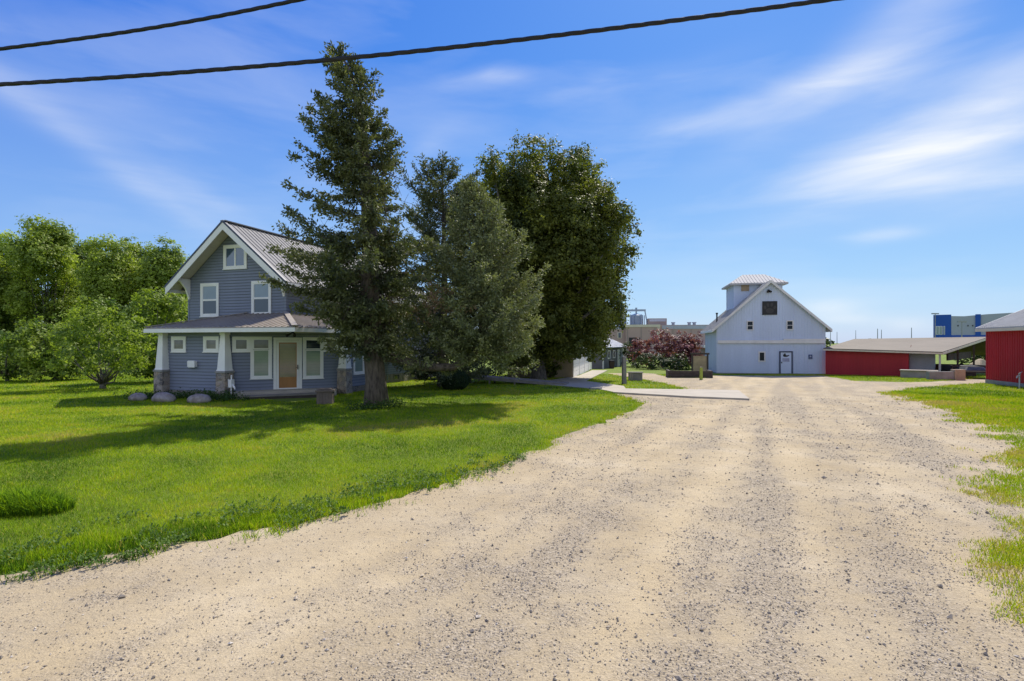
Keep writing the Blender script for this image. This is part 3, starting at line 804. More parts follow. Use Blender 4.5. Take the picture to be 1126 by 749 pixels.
# the big linden beside the garage
b2 = at(592, 417.5); gar_c = at(630, 416)
gfr = Frame(gar_c[0], gar_c[1], gar_c[2], 13)
L = []
Hs = (CY-137)/F*b2[1]+CH-b2[2]
def width(z):   # crown half width by height
    return float(np.interp(z/Hs, [.05,.14,.25,.40,.55,.66,.74,.84,.93,1.0], [3.0,4.5,5.2,5.55,5.5,5.1,4.5,3.9,2.8,1.0]))
cxo = (614-563)/F*b2[1]-b2[0]
big = [(592,163,36),(556,183,36),(630,178,36),(660,196,20),(540,205,24),(575,222,46),(632,226,44),(664,250,30),(690,243,17),(608,262,58),(572,285,48),(650,288,44),(686,278,20),(600,318,58),(645,330,44),(672,318,24),(566,340,42),
       (628,362,40),(662,356,24),(592,372,34),(560,380,26),(650,378,18),(612,385,26)]
for (bx_, by_, br_) in big:
    by_ = by_ + 22*float(np.clip((300-by_)/140, 0, 1))
    for dep in ((0,) if br_ < 26 else (-.55, .0, .5)):
        c_ = pt(bx_, by_, b2[1]) - b2; c_[1] += dep*4.6*rng.uniform(.8,1.1); R0 = br_/F*b2[1]*(.92 if dep else 1)
        for q in range(max(4, int(1.5*R0*R0))):
            d_ = norm(rng.normal(size=3)); r = R0*rng.uniform(.26,.46)
            L.append((*(c_+d_*(R0-r*.8)*np.array([1,1,.95])), r, r*rng.uniform(.9,1.5)))
def noclash(W):
    l = (W-gfr.o); x = l@gfr.r; y = l@gfr.u
    low_ = (W[:,2] < 1.35+.25*np.sin(W[:,0]*3)) & (W[:,0] > 2.9)
    return ~((x < .25) & (x > -6) & (y > -.15) & (l[:,2] < 3.6)) & ~low_
broadleaf('linden_tree', 'huge dark green broadleaf tree with drooping crown down to the tan garage', b2, L, .105, 'linden', dens=4.2, r0=.52, zfork=3.6, droop=.6, sub=.33, clip=noclash, fill=.3, nt_=22, tone=.10)

# trees at the left: the round young tree on the lawn, others behind
def px_tree(px, base_y, top_y, half_px, d=None, low=.1, n=22, lr=.8, leaf=.11, mat='maple', dens=1.0, name='broadleaf_tree', label='', group=None, r0=.15, z0=None, fork=None, jit=1.0, sub=.34):
    b = at(px, base_y) if d is None else np.array([(px-CX)/F*d, d, float(gbase(0,d))])
    d = b[1]; H = CH+(CY-top_y)/F*d-b[2]; rx = half_px/F*d
    zc = H*(1+low)/2; rz = H*(1-low)/2
    L = lobes_ellipsoid(0, 0, zc, max(rx-lr*.6,.3), max(rz-lr*.5,.3), n, lr)
    return broadleaf(name, label, b, L, leaf, mat, dens, r0, fork or max(.5, H*low*1.1), group=group, sub=sub)
px_tree(113, 428.5, 331, 52, low=.07, n=64, lr=.62, leaf=.085, mat='young', dens=2.6, label='round young tree with short trunk on the lawn left of the porch', r0=.13, sub=.24)
px_tree(8, 420, 358, 36, low=.02, n=54, lr=.6, leaf=.09, mat='young', dens=2.2, label='low bushy light green tree at the far left edge of the lawn', r0=.1, sub=.28)
px_tree(172, 421, 318, 40, low=.03, n=60, lr=.85, leaf=.11, mat='young', dens=2.2, label='yellow green tree half hidden behind the left porch corner', r0=.15, sub=.32)
px_tree(62, 419, 345, 42, low=.03, n=60, lr=.75, leaf=.11, mat='maple', dens=2.2, label='mid green low tree between the round young tree and the far left bush', r0=.14, sub=.32)
G = 'tall trees lining the back of the left lawn'
for px, ty, hw, d, lab in [(-22,262,34,56,'tall tree cut by the left edge of the photo in the back row'), (12,252,24,62,'narrow tall tree second from left in the back row'), (52,237,36,57,'tallest round topped tree of the back row at left'),
        (92,262,28,63,'tree with lower top just right of the tallest in the back row'), (122,258,26,56,'back row tree standing behind the round young tree'), (152,266,24,60,'back row tree right of centre with a pointed top'), (180,272,24,57,'back row tree whose crown touches the house gable eave'), (206,300,24,60,'last back row tree, mostly hidden behind the house')]:
    px_tree(px, 0, ty, hw, d=d, low=.10, n=70, lr=1.15, leaf=.14, mat='maple', dens=3.0, label=lab, group=G, r0=.24, fork=3.0, sub=.5)
# low hedge closing the view under the row
hb = np.array([-50, 66, float(gbase(0,66))])
L = [(x, rng.normal(0,.8), rng.uniform(.8,2.0), 1.2, 1.2) for x in np.linspace(-34, 26, 64)]
root = thing('hedge', 'dark unclipped hedge below the tall back row trees', 'hedge', hb)
P, N, T = crown_points(L, .7, 0, .5); k = P[:,2] > .02
leaf_mesh('foliage', P[k], N[k], .17*rng.uniform(.7,1.2,k.sum()), T[k]*.6, M['brush'], root)

def shrub(name, label, cat, c, rx, h, mat, n=18, lr=.4, leaf=.05, dens=2.0, sub=.16, group=None, z0=.0):
    L = lobes_ellipsoid(0, 0, h*.5+z0, max(rx-lr*.5,.1), max(h*.5-lr*.4,.1), n, lr)
    root = thing(name, label, cat, c, group=group)
    P, N, T = crown_points(L, dens, 0, sub); k = P[:,2] > .0; P, N, T = P[k], N[k], T[k]
    leaf_mesh('foliage', P, N, leaf*rng.uniform(.7,1.25,len(P)), T, M[mat], root)
    mb = MB(); mb.tube([(0,0,-.1),(0,0,.2)],[.09,.06],7)
    for q in range(6):
        l = L[rng.integers(len(L))]; mb.tube([np.array([0,0,-.05]), np.array(l[:3])*.55, np.array(l[:3])], [.045,.025,.008], 5)
    if h < 1.9: mb.build('stems', M['twig'], root)
    return root
# clipped round bush by the ramp
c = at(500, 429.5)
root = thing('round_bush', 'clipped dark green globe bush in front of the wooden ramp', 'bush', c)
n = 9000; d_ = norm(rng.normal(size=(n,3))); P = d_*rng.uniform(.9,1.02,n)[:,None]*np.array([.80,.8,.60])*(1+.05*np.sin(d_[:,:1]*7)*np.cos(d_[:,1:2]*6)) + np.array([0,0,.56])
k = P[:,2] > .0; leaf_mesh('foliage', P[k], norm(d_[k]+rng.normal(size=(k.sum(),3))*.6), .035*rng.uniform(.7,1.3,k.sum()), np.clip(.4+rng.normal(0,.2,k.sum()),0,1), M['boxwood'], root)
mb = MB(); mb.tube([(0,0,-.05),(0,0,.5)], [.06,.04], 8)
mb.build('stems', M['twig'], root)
shrub('bush', 'dark ivy like shrub against the tan garage end wall', 'bush', at(604,416), .75, 1.5, 'linden', 16, .42, .08, 1.6, .2)
for px, ty, hw, d, lab in [(1066,380,14,70,'grey green brush seen through the open shed bay'), (1082,377,12,66,'brush at the far right of the open shed bay')]:
    b = np.array([(px-CX)/F*d, d, float(gbase(0,d))]); h = CH+(CY-ty)/F*d-b[2]
    shrub('brush', lab, 'shrub', b, hw/F*d, h, 'brush', 22, .6, .11, 1.4, .3, 'brush beyond the open shed bay')
# purple leaved shrubs and green brush in front of the factory
for px, by, ty, hw, d, lab in [(721,0,363,29,66,'larger purple leaved shrub left of the timber fence'), (752,0,365,22,62,'smaller pinkish purple shrub beside the dark fence frame')]:
    b = np.array([(px-CX)/F*d, d, float(gbase(0,d))]); h = CH+(CY-ty)/F*d-b[2]
    shrub('purple_shrub', lab, 'shrub', b, hw/F*d, h, 'plum', 46, .75, .13, 1.7, .30, 'purple leaved shrubs before the factory')
for px, ty, hw, d, lab in [(676,381,15,70,'green brush just right of the grey shed roof'), (697,374,13,68,'tall green brush in front of the dark factory doorway'), (716,388,20,60,'dark low brush at the foot of the larger purple shrub'), (744,391,16,58,'grey green brush under the smaller purple shrub')]:
    b = np.array([(px-CX)/F*d, d, float(gbase(0,d))]); h = CH+(CY-ty)/F*d-b[2]
    shrub('brush', lab, 'shrub', b, hw/F*d, h, 'brush', 22, .6, .11, 1.1, .3, 'green brush before the factory')

# flower bed weeds along the porch and around the trunk
def weedbed(name, label, cat, pts, h, leaf, n, mat='weed', spread=.3):
    P = []; 
    c0 = np.array([pts[0][0], pts[0][1], float(z_lawn(pts[0][0], pts[0][1]))])
    root = tag(thing(name, label, cat, c0), kind='stuff')
    mb = MB()
    for k in range(n):
        t = rng.random()*(len(pts)-1); i = int(t); p = np.array(pts[i])*(1-t+i)+np.array(pts[min(i+1,len(pts)-1)])*(t-i)
        p = p+rng.normal(size=2)*spread; hh = h*rng.uniform(.4,1.2); z = float(z_lawn(p[0],p[1]))
        tip = np.array([p[0]+rng.normal(0,.1), p[1]+rng.normal(0,.1), z+hh])-c0; bs = np.array([p[0],p[1],z-.02])-c0
        mb.tube([bs, tip], [.007,.003], 4, cap=False)
        q = bs+(tip-bs)*rng.uniform(.15,1.05,14)[:,None]+rng.normal(size=(14,3))*np.array([.09,.09,.03]); P.append(q)
    P = np.vstack(P); leaf_mesh('foliage', P, norm(rng.normal(size=P.shape)*.6+np.array([0,-.2,1])), leaf*rng.uniform(.6,1.3,len(P)), np.clip(.35+rng.normal(0,.2,len(P)),0,1), M[mat], root)
    mb.build('stems', M['weed'], root)
weedbed('flower_bed_plants', 'low leafy green plants behind the boulders along the porch wall', 'plants', [at(145,440)[:2], at(185,439)[:2], at(225,440)[:2], at(262,442)[:2]], .34, .045, 240, spread=.32)
weedbed('weeds', 'leafy weeds growing around the foot of the tallest spruce', 'weeds', [at(388,452)[:2], at(420,450)[:2], at(446,447)[:2]], .28, .04, 70, spread=.28)
# boulders
def boulder(label, px, py, w, h, seed):
    c = at(px, py); c[2] = float(z_lawn(c[0], c[1]))
    n1, n2 = 22, 34; th = np.linspace(0, math.pi, n1)[:,None]; ph = np.linspace(0, 2*math.pi, n2, endpoint=False)[None]
    X_ = np.sin(th)*np.cos(ph); Y_ = np.sin(th)*np.sin(ph); Z_ = np.cos(th)+0*ph
    rr = 1+.30*(fbm(X_*1.3+seed, Y_*1.3+Z_*1.7, seed)-.5)+.12*(fbm(X_*4+seed, Y_*4+Z_*4, seed+3)-.5)
    V = np.stack([X_*rr*w/2, Y_*rr*w*.36, Z_*rr*h*.62+h*.33], -1).reshape(-1,3)
    i = np.arange(n1*n2).reshape(n1,n2); j = np.roll(i,-1,1)
    Fc = np.stack([i[:-1],i[1:],j[1:],j[:-1]],-1).reshape(-1,4)
    o = npmesh('boulder', V, Fc, M['boulder'], smooth=True); o.location = c; o.rotation_euler = (0,0,rng.normal(0,.2))
    return tag(o, label, 'boulder', 'boulders in the bed before the porch')
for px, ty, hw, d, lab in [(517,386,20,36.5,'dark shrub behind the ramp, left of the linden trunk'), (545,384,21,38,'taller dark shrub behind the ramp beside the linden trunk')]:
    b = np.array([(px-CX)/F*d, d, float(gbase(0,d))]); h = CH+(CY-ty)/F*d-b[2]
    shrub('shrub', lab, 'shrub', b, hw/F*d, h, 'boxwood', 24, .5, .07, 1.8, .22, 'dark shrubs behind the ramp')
boulder('leftmost small boulder, beyond the porch corner', 152, 441.5, .70, .34, 3)
boulder('largest pinkish boulder at the foot of the left porch pillar', 180, 443, 1.0, .44, 11)
boulder('pinkish boulder between the two left porch pillars', 219, 444, .88, .38, 23)
# far woods on the horizon
hb = np.array([0, 330, -.48]); root = thing('far_woods', 'distant dark treeline on the horizon', 'woods', hb); tag(root, kind='stuff')
L = [(x, rng.normal(0,6), rng.uniform(1.5,3.2), rng.uniform(3,5), rng.uniform(2.0,3.4)) for x in np.arange(-420, 420, 4.5)]
P, N, T = crown_points(L, .06, 0, 1.4); k = P[:,2] > 0
o = leaf_mesh('foliage', P[k], N[k], .9*rng.uniform(.7,1.2,k.sum()), T[k], M['brush'], root)
o['kind'] = 'stuff'
# ------------------------------------------------------------------ buildings
def lap(mb, o, e, n, span, z0, z1, h=.145, out=.034):
    """horizontal lap siding on a wall: o + e*a + z, span(z) -> list of (a0,a1)"""
    o, e, n = [np.asarray(k, float) for k in (o, e, n)]
    Z = lambda a, z, d: o+e*a+n*d+np.array([0,0,z])
    z = z0
    while z < z1-1e-3:
        zt = min(z+h, z1)
        s0 = span(z+.002); s1 = span(zt-.002)
        for (a0, a1), (b0, b1) in zip(s0, s1):
            if a1-a0 < .02: continue
            mb.poly([Z(a0,z,out), Z(a1,z,out), Z(b1,zt,.002), Z(b0,zt,.002)])
            mb.poly([Z(a0,z,0), Z(a1,z,0), Z(a1,z,out), Z(a0,z,out)])
        z += h
    return mb

def bx(mb, o, e, n, a0, a1, z0, z1, d0, d1):
    """box on a wall: a along the wall, z up, d out of it"""
    o, e, n = [np.asarray(k, float) for k in (o, e, n)]
    c = o+e*(a0+a1)/2+n*(d0+d1)/2+np.array([0,0,(z0+z1)/2])
    return mb.obox(c, e*(a1-a0)/2, np.array([0,0,(z1-z0)/2]), n*(d1-d0)/2)

def window(parent, o, e, n, a0, a1, z0, z1, trim=.10, panes=(('glassblind', 0, 1, .5, 1), ('glassdark', 0, 1, 0, .5)), fr='white', sill=True, label=None, sash=.045):
    """trim + sash + panes. panes: material and its fractions of the opening"""
    mb = MB()
    bx(mb,o,e,n,a0,a0+trim,z0,z1,.0,.045); bx(mb,o,e,n,a1-trim,a1,z0,z1,.0,.045)
    bx(mb,o,e,n,a0+trim,a1-trim,z1-trim,z1,.0,.047); bx(mb,o,e,n,a0+trim,a1-trim,z0,z0+trim*.8,.0,.047)
    if sill: bx(mb,o,e,n,a0-.03,a1+.03,z0-.035,z0-.001,.0,.075)
    w = mb.build('window', M[fr], parent)
    if label: w['label'] = label
    A0, A1, B0, B1 = a0+trim, a1-trim, z0+trim*.8, z1-trim
    sm = MB()
    for mname, f0, f1, g0, g1 in panes:
        p0, p1, q0, q1 = A0+(A1-A0)*f0, A0+(A1-A0)*f1, B0+(B1-B0)*g0, B0+(B1-B0)*g1
        bx(sm,o,e,n,p0,p0+sash,q0,q1,.012,.032); bx(sm,o,e,n,p1-sash,p1,q0,q1,.012,.032)
        bx(sm,o,e,n,p0+sash,p1-sash,q0,q0+sash,.012,.033); bx(sm,o,e,n,p0+sash,p1-sash,q1-sash,q1,.012,.033)
        pm_ = MB(); bx(pm_,o,e,n,p0+sash*.6,p1-sash*.6,q0+sash*.6,q1-sash*.6,.004,.016)
        pm_.build('pane', M[mname], w)
    sm.build('sash', M[fr], w)
    return w

def px_rect(fr, o, e, n, x0, y0, x1, y1):
    o, e, n = [np.asarray(k, float) for k in (o, e, n)]
    xm, ym = (x0+x1)/2, (y0+y1)/2
    l = fr.hit(x0, ym, o, n); r = fr.hit(x1, ym, o, n); t = fr.hit(xm, y0, o, n); b = fr.hit(xm, y1, o, n)
    return float((l-o)@e), float((r-o)@e), float(b[2]), float(t[2])

# ---- the farmhouse
hf = Frame(-11.02, 26.6, 0, 18)
house = frame_thing('farmhouse', 'blue grey two storey farmhouse with wraparound enclosed porch and metal roof', 'house', hf)
GW = -6.15; RX = GW/2; LEN = 15.2; EZ = 5.93; RZ = 8.48; SL = (RZ-EZ)/(-RX)
ex, ey, ez = np.array([1.,0,0]), np.array([0,1.,0]), np.array([0,0,1.])
# walls: core plus real lap boards on the faces that show
wall = MB()
core = [(GW+.02,.02),( -.02,.02),(-.02,LEN-.02),(GW+.02,LEN-.02)]
wall.poly([(GW+.01,.01,-.2),(-.01,.01,-.2),(-.01,.01,EZ-.18),(RX,.01,RZ-.18),(GW+.01,.01,EZ-.18)])
wall.poly([(GW+.01,LEN,-.2),(GW+.01,LEN,EZ-.18),(RX,LEN,RZ-.18),(-.01,LEN,EZ-.18),(-.01,LEN,-.2)])
wall.poly([(-.01,.01,-.2),(-.01,LEN,-.2),(-.01,LEN,EZ-.18),(-.01,.01,EZ-.18)])
wall.poly([(GW+.01,.01,-.2),(GW+.01,.01,EZ-.18),(GW+.01,LEN,EZ-.18),(GW+.01,LEN,-.2)])
def gspan(z):
    if z < EZ-.2: return [(GW, 0.0)]
    h_ = (RZ-.2-z)/SL; return [(RX-h_, RX+h_)] if h_ > 0 else [(RX, RX)]
lap(wall, (0,0,0), ex, -ey, gspan, 3.035, RZ-.22)
lap(wall, (0,0,0), ey, ex, lambda z: [(0, LEN)], .425, EZ-.2)
lap(wall, (GW,0,0), -ey, -ex, lambda z: [(-LEN, 0)], .425, EZ-.2)
lap(wall, (0,LEN,0), -ex, ey, lambda z: [(a_*-1, b_*-1) for b_, a_ in gspan(z)], .425, RZ-.22)
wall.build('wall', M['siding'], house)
fo = MB(); fo.box(GW-.03,.03,4.9,LEN+.03,-.3,.45); fo.build('foundation', M['found'], house)
for q_ in ((GW-.035,GW+.07,-.04,.06,3.0,EZ-.2),(-.07,.04,-.04,.06,3.0,EZ-.2),(-.06,.04,LEN-.07,LEN+.03,.45,EZ-.25)):
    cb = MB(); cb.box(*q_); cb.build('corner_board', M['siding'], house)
# main roof
def roof_side(sx):
    mb = MB(); y0, y1 = -.8, LEN+.55; xe = .65; th = .12
    T = lambda s, y, lift=0: (RX+sx*s, y, RZ-SL*s+lift)
    W = -RX+xe
    mb.slab([T(0,y0),T(W,y0),T(W,y1),T(0,y1)] if sx > 0 else [T(0,y0),T(0,y1),T(W,y1),T(W,y0)], th)
    y = y0+.12
    while y < y1:
        a, b_ = np.array(T(.03,y,.012)), np.array(T(W-.01,y,.012)); mb.beam(a, b_, .05, .034, up=(0,0,1)); y += .305
    return mb
rm = roof_side(1); r2_ = roof_side(-1); off = len(rm.v); rm.v += r2_.v; rm.f += [tuple(k+off for k in f) for f in r2_.f]
rm.beam((RX,-.8,RZ+.02),(RX,LEN+.55,RZ+.02),.34,.05)
rm.build('roof', M['roofmet'], house)
# rake fascia, navy edge, soffit, eave fascia
fa = MB(); nv = MB(); so = MB()
W = -RX+.65
for sx in (1,-1):
    T = lambda s, y, l=0: np.array((RX+sx*s, y, RZ-SL*s+l))
    fa.beam(T(0.0,-.815,-.28), T(W,-.815,-.28), .035, .27, up=(-sx*SL,0,1)) if False else fa.poly([T(0,-.83,-.06),T(0,-.83,-.42),T(W,-.83,-.42),T(W,-.83,-.06)])
    fa.poly([T(0,-.795,-.06),T(W,-.795,-.06),T(W,-.795,-.42),T(0,-.795,-.42)]); fa.poly([T(0,-.83,-.42),T(0,-.795,-.42),T(W,-.795,-.42),T(W,-.83,-.42)])
    nv.poly([T(-.0,-.845,.055),T(0,-.845,-.065),T(W+.03,-.845,-.065),T(W+.03,-.845,.055)]); nv.poly([T(0,-.845,.056),T(W+.03,-.845,.056),T(W+.03,-.70,.056),T(0,-.70,.056)])
    nv.poly([T(W+.03,-.845,.055),T(W+.03,-.845,-.065),T(W+.03,-.70,-.065),T(W+.03,-.70,.055)])
    so.slab([T(0,-.79,-.125),T(W-.03,-.79,-.125),T(W-.03,-.0,-.125),T(0,-.0,-.125)] if sx > 0 else [T(0,-.79,-.125),T(0,0,-.125),T(W-.03,0,-.125),T(W-.03,-.79,-.125)], .03)
    xs_ = RX+sx*W; fa.box(xs_-.02,xs_+.02,-.78,LEN+.5,RZ-SL*W-.30,RZ-SL*W-.05)
    so.box(min(xs_-sx*.03, xs_-sx*.64), max(xs_-sx*.03, xs_-sx*.64), .01, LEN, RZ-SL*W-.22, RZ-SL*W-.19)
    s_ = .38
    while s_ < W:                                                        # soffit board seams
        so.obox(T(s_,-.40,-.162), np.array([sx*.012,0,-.012*SL]), np.array([0,.38,0]), np.array([SL*.008*sx,0,.008])); s_ += .42
fa.build('fascia', M['white'], house); nv.build('roof_edge', M['navy'], house); so.build('soffit', M['cream'], house)
for sx in (1,-1):                                                        # knee braces under the rake
    xw = 0 if sx > 0 else GW
    zt = EZ-.22
    k = MB(); x0 = xw-sx*.02 + (-.05 if sx > 0 else .05)
    k.box(x0-.05,x0+.05,-.09,-.02,zt-.95,zt); k.box(x0-.05,x0+.05,-.78,-.02,zt-.02,zt+.09)
    k.poly([(x0-.045,-.09,zt-.9),(x0-.045,-.09,zt-.02),(x0-.045,-.72,zt-.02),(x0-.045,-.55,zt-.12),(x0-.045,-.28,zt-.42)])
    k.poly([(x0+.045,-.09,zt-.9),(x0+.045,-.28,zt-.42),(x0+.045,-.55,zt-.12),(x0+.045,-.72,zt-.02),(x0+.045,-.09,zt-.02)])
    k.poly([(x0-.045,-.09,zt-.9),(x0-.045,-.28,zt-.42),(x0+.045,-.28,zt-.42),(x0+.045,-.09,zt-.9)])
    k.poly([(x0-.045,-.28,zt-.42),(x0-.045,-.55,zt-.12),(x0+.045,-.55,zt-.12),(x0+.045,-.28,zt-.42)])
    k.poly([(x0-.045,-.55,zt-.12),(x0-.045,-.72,zt-.02),(x0+.045,-.72,zt-.02),(x0+.045,-.55,zt-.12)])
    k.build('bracket', M['white'], house)
# gable windows
g = ((0,-.022,0), ex, -ey)
for r_, lab in (((221,311.5,241,348),'upper left gable window'), ((277,308.8,298.5,346.5),'upper right gable window')):
    window(house, *g, *px_rect(hf, *g, *r_), trim=.12, label=lab)
window(house, *g, *px_rect(hf, *g, 246.2,269.2,271.8,295.6), trim=.13, panes=(('glassblue',0,.5,0,1),('glassblue',.5,1,0,1)), label='small double attic window under the peak')
# side windows of the upper floor and the lower wall
s_ = ((.016,0,0), ey, ex)
for r_, lab in (((362,331.5,378,347.5),'first upper side window'), ((389,336,403,349.5),'second upper side window'), ((434.5,334,446.5,350),'third upper side window'), ((474,337,491,355),'last upper side window')):
    a0,a1,z0,z1 = px_rect(hf,*s_,*r_); window(house,*s_,a0,min(a1,LEN-.15),z0,z1,trim=.11,panes=(('glassdark',0,.5,0,1),('glassblue',.5,1,0,1)),label=lab)
window(house,*s_,*px_rect(hf,*s_,440,385,452,402),trim=.11,panes=(('glassdark',0,1,0,1),),label='small dark lower side window')
for x0 in (10.1, 12.3):
    bw = MB(); bx(bw,(.035,0,0),ey,ex,x0,x0+.75,.02,.40,0,.03); w = bw.build('basement_window', M['greywood'], house)
    q = MB(); bx(q,(.035,0,0),ey,ex,x0+.06,x0+.69,.07,.35,.028,.036); q.build('pane', M['glassdark'], w)
mt = MB(); mt.box(.02,.16,11.7,11.95,.75,1.15); mt.tube([(.09,11.82,.75),(.09,11.82,.2)],.03,8); mt.build('electric_meter', M['grey'], house)

# enclosed porch
PE, PT, PR = -3.05, 3.18, .78/3.05
Wp = [(-4.8,0),(-4.8,-2.35),(-1.272,-2.35),(2.35,1.272),(2.35,5.0),(0,5.0)]
pw = MB()
for (x0,y0),(x1,y1) in zip(Wp[:-1], Wp[1:]):
    e_ = np.array([x1-x0,y1-y0,0]); Lw = np.linalg.norm(e_); e_ /= Lw; n_ = np.array([e_[1],-e_[0],0])
    o_ = np.array([x0,y0,0])
    pw.poly([o_-n_*.01+ez*-.2, o_+e_*Lw-n_*.01+ez*-.2, o_+e_*Lw-n_*.01+ez*3.0, o_-n_*.01+ez*3.0])
    lap(pw, o_, e_, n_, lambda z: [(0,Lw)], .28, 2.82)
    bx(pw, o_, e_, n_, 0, Lw, 2.822, 3.0, -.005, .02)
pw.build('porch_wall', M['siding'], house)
pf = MB()
for (x0,y0),(x1,y1) in zip(Wp[:-1], Wp[1:]):
    e_ = np.array([x1-x0,y1-y0,0]); Lw = np.linalg.norm(e_); e_ /= Lw; n_ = np.array([e_[1],-e_[0],0])
    bx(pf, (x0,y0,0), e_, n_, 0, Lw, -.3, .275, -.2, .03)
pf.build('porch_foundation', M['found'], house)
# porch roof with hips at the left end and over the door
pr = MB(); XL, XR, YB = -5.4, 3.05, 5.5; XH = XL+3.05
E1=(XL,PE,PT); Q=(XR,PE,PT); H0=(.0,.0,PT+.78); L0=(XH,0.0,PT+.78); L1=(XL,0.0,PT); Rb=(XR,YB,PT); Hb=(0.0,YB,PT+.78)
pr.slab([E1,Q,H0,L0],.07); pr.slab([E1,L0,L1],.07); pr.slab([Q,Rb,Hb,H0],.07)
x = XL+.15
while x < XR-.05:
    y_top = min(0, PE+(x-XL)) if x < XH else (0 if x < 0 else -x)
    if y_top-PE > .1: pr.beam((x,PE+.005,PT+.012),(x,y_top-.02,PT+(y_top-.02-PE)*PR+.012),.05,.045)
    x += .305
y = PE+.2
while y < YB:
    x0_ = max(0, -y) if y < 0 else 0
    if XR-x0_ > .1: pr.beam((XR-.005,y,PT+.012),(x0_+.02,y,PT+(XR-x0_-.02)*PR+.012),.05,.045)
    y += .305
y = PE+.3
while y < -.05:
    if (y-PE) > .1: pr.beam((XL+.005,y,PT+.012),(XL+(y-PE)-.02,y,PT+(y-PE-.02)*PR+.012),.05,.045)
    y += .305
pr.build('porch_roof', M['porchroof'], house)
hc = MB(); hc.beam((XR+.01,PE-.01,PT+.05),(0,-.0,PT+.83),.24,.03); hc.build('hip_cap', M['hipcap'], house); hc = MB(); hc.beam((XL,PE,PT+.05),(XH,0,PT+.83),.20,.03); hc.build('hip_cap', M['porchroof'], house)
pfa = MB(); z0, z1 = 2.965, PT-.045
pfa.box(XL-.02,XR+.02,PE-.02,PE+.02,z0,z1); pfa.box(XR-.02,XR+.02,PE+.02,YB,z0,z1-.002); pfa.box(XL-.02,XL+.02,PE+.02,0,z0,z1-.002)
pfa.build('porch_fascia', M['white'], house)
pso = MB(); pso.slab([(XL+.03,PE+.03,2.995),(XR-.03,PE+.03,2.995),(XR-.03,YB,2.995),(0,YB,2.995),(0,0,2.995),(XL+.03,0,2.995)],.02); pso.build('porch_soffit', M['cream'], house)
# pillars
for (x,y),lab in (((-4.91,-2.5),'left'),((-1.21,-2.5),'middle'),((2.5,1.21),'right')):
    zb = float(gbase(0, hf.wor((x,y,0))[1]))-.15
    rot = R(45) if lab != 'left' else 0.0
    rot = 0.0 if lab != 'x' else rot
    mb = MB(); mb.frustum((x,y), zb, .56, 1.14, .52); p_ = mb.build('pillar', M['fieldstone'], house, bevel=.02)
    if lab == 'right': p_['label'] = 'sunlit fieldstone pillar behind the tall spruce'
    c1 = MB(); c1.frustum((x,y), 1.141, .58, 1.24, .58); c1.build('cap_stone', M['oldconc'], p_, bevel=.012)
    c2 = MB(); c2.frustum((x,y), 1.241, .49, 1.30, .47); c2.frustum((x,y), 1.301, .44, 2.86, .255); c2.frustum((x,y), 2.861, .31, 2.962, .31)
    c2.build('tapered_column', M['white'], p_)
# porch windows and door
f_ = ((0,-2.366,0), ex, -ey)
for r_, lab in (((189,370,205,387),'first small square porch window'), ((224.2,370,241.2,387),'second small square porch window')):
    window(house,*f_,*px_rect(hf,*f_,*r_),trim=.13,panes=(('glassgrey',0,1,0,1),),label=lab)
cn = np.array([1,-1,0])/math.sqrt(2); ce = np.array([1,1,0])/math.sqrt(2); co = np.array([-1.272,-2.35,0])+cn*.017
c_ = (co, ce, cn)
for (r_, kind, lab) in (((255.3,370.2,275.3,386.8),'glassgrey','small transom window left of the door'), ((355.8,371,371.8,386.3),'glassgrey','small transom window right of the door')):
    window(house,*c_,*px_rect(hf,*c_,*r_),trim=.11,panes=((kind,0,1,0,1),),label=lab)
for (r_, top, lab) in (((275.3,370.2,299,416.3),'glassgrey','tall porch window left of the door'), ((333,370.8,355.6,416),'glassdark','tall porch window right of the door')):
    window(house,*c_,*px_rect(hf,*c_,*r_),trim=.11,panes=((top,0,1,.73,1),('glasspale',0,1,0,.72)),label=lab)
# side porch window behind the spruce trunk
ps = ((2.366,0,0), ey, ex)
a0,a1,z0,z1 = px_rect(hf,*ps,388,374,404,411)
window(house,*ps,a0,a0+1.0,z0,z1,trim=.11,panes=(('glasspale',0,1,0,1),),label='porch side window beside the spruce trunk')
a0,a1,z0,z1 = px_rect(hf,*c_,300.6,371.2,332,429)
d = MB(); t_ = .13
bx(d,*c_,a0,a0+t_,z0,z1,0,.06); bx(d,*c_,a1-t_,a1,z0,z1,0,.06); bx(d,*c_,a0+t_,a1-t_,z1-t_,z1,0,.062); bx(d,*c_,a0,a1,z0-.05,z0-.002,0,.12)
s0,s1 = a0+t_+.006, a1-t_-.006
for q in ((s0,s0+.10,z0+.01,z1-t_-.006),(s1-.10,s1,z0+.01,z1-t_-.006)): bx(d,*c_,*q,.02,.05)
bx(d,*c_,s0+.10,s1-.10,z1-t_-.11,z1-t_-.006,.02,.051); bx(d,*c_,s0+.10,s1-.10,z0+.01,z0+.11,.02,.051)
door = d.build('front_door', M['white'], house); door['label'] = 'white storm door with brown wooden door behind its glass'
q = MB(); bx(q,*c_,s0+.09,s1-.09,z0+.1,z0+.62,.006,.02); bx(q,*c_,s0+.09,s0+.135,z0+.622,z1-t_-.11,.006,.021); bx(q,*c_,s1-.135,s1-.09,z0+.622,z1-t_-.11,.006,.021); bx(q,*c_,s0+.137,s1-.137,z1-t_-.16,z1-t_-.105,.006,.021); q.build('inner_door', M['doorwood'], door)
q = MB(); bx(q,*c_,s0+.136,s1-.136,z0+.621,z1-t_-.158,.004,.016); q.build('glass', M['glassstorm'] if 'glassstorm' in M else M['glasspale'], door)
q = MB(); bx(q,*c_,s1-.085,s1-.045,z0+.98,z0+1.2,.052,.10); bx(q,*c_,s1-.15,s1-.05,z0+1.06,z0+1.09,.101,.12); q.build('handle', M['brass'], door)
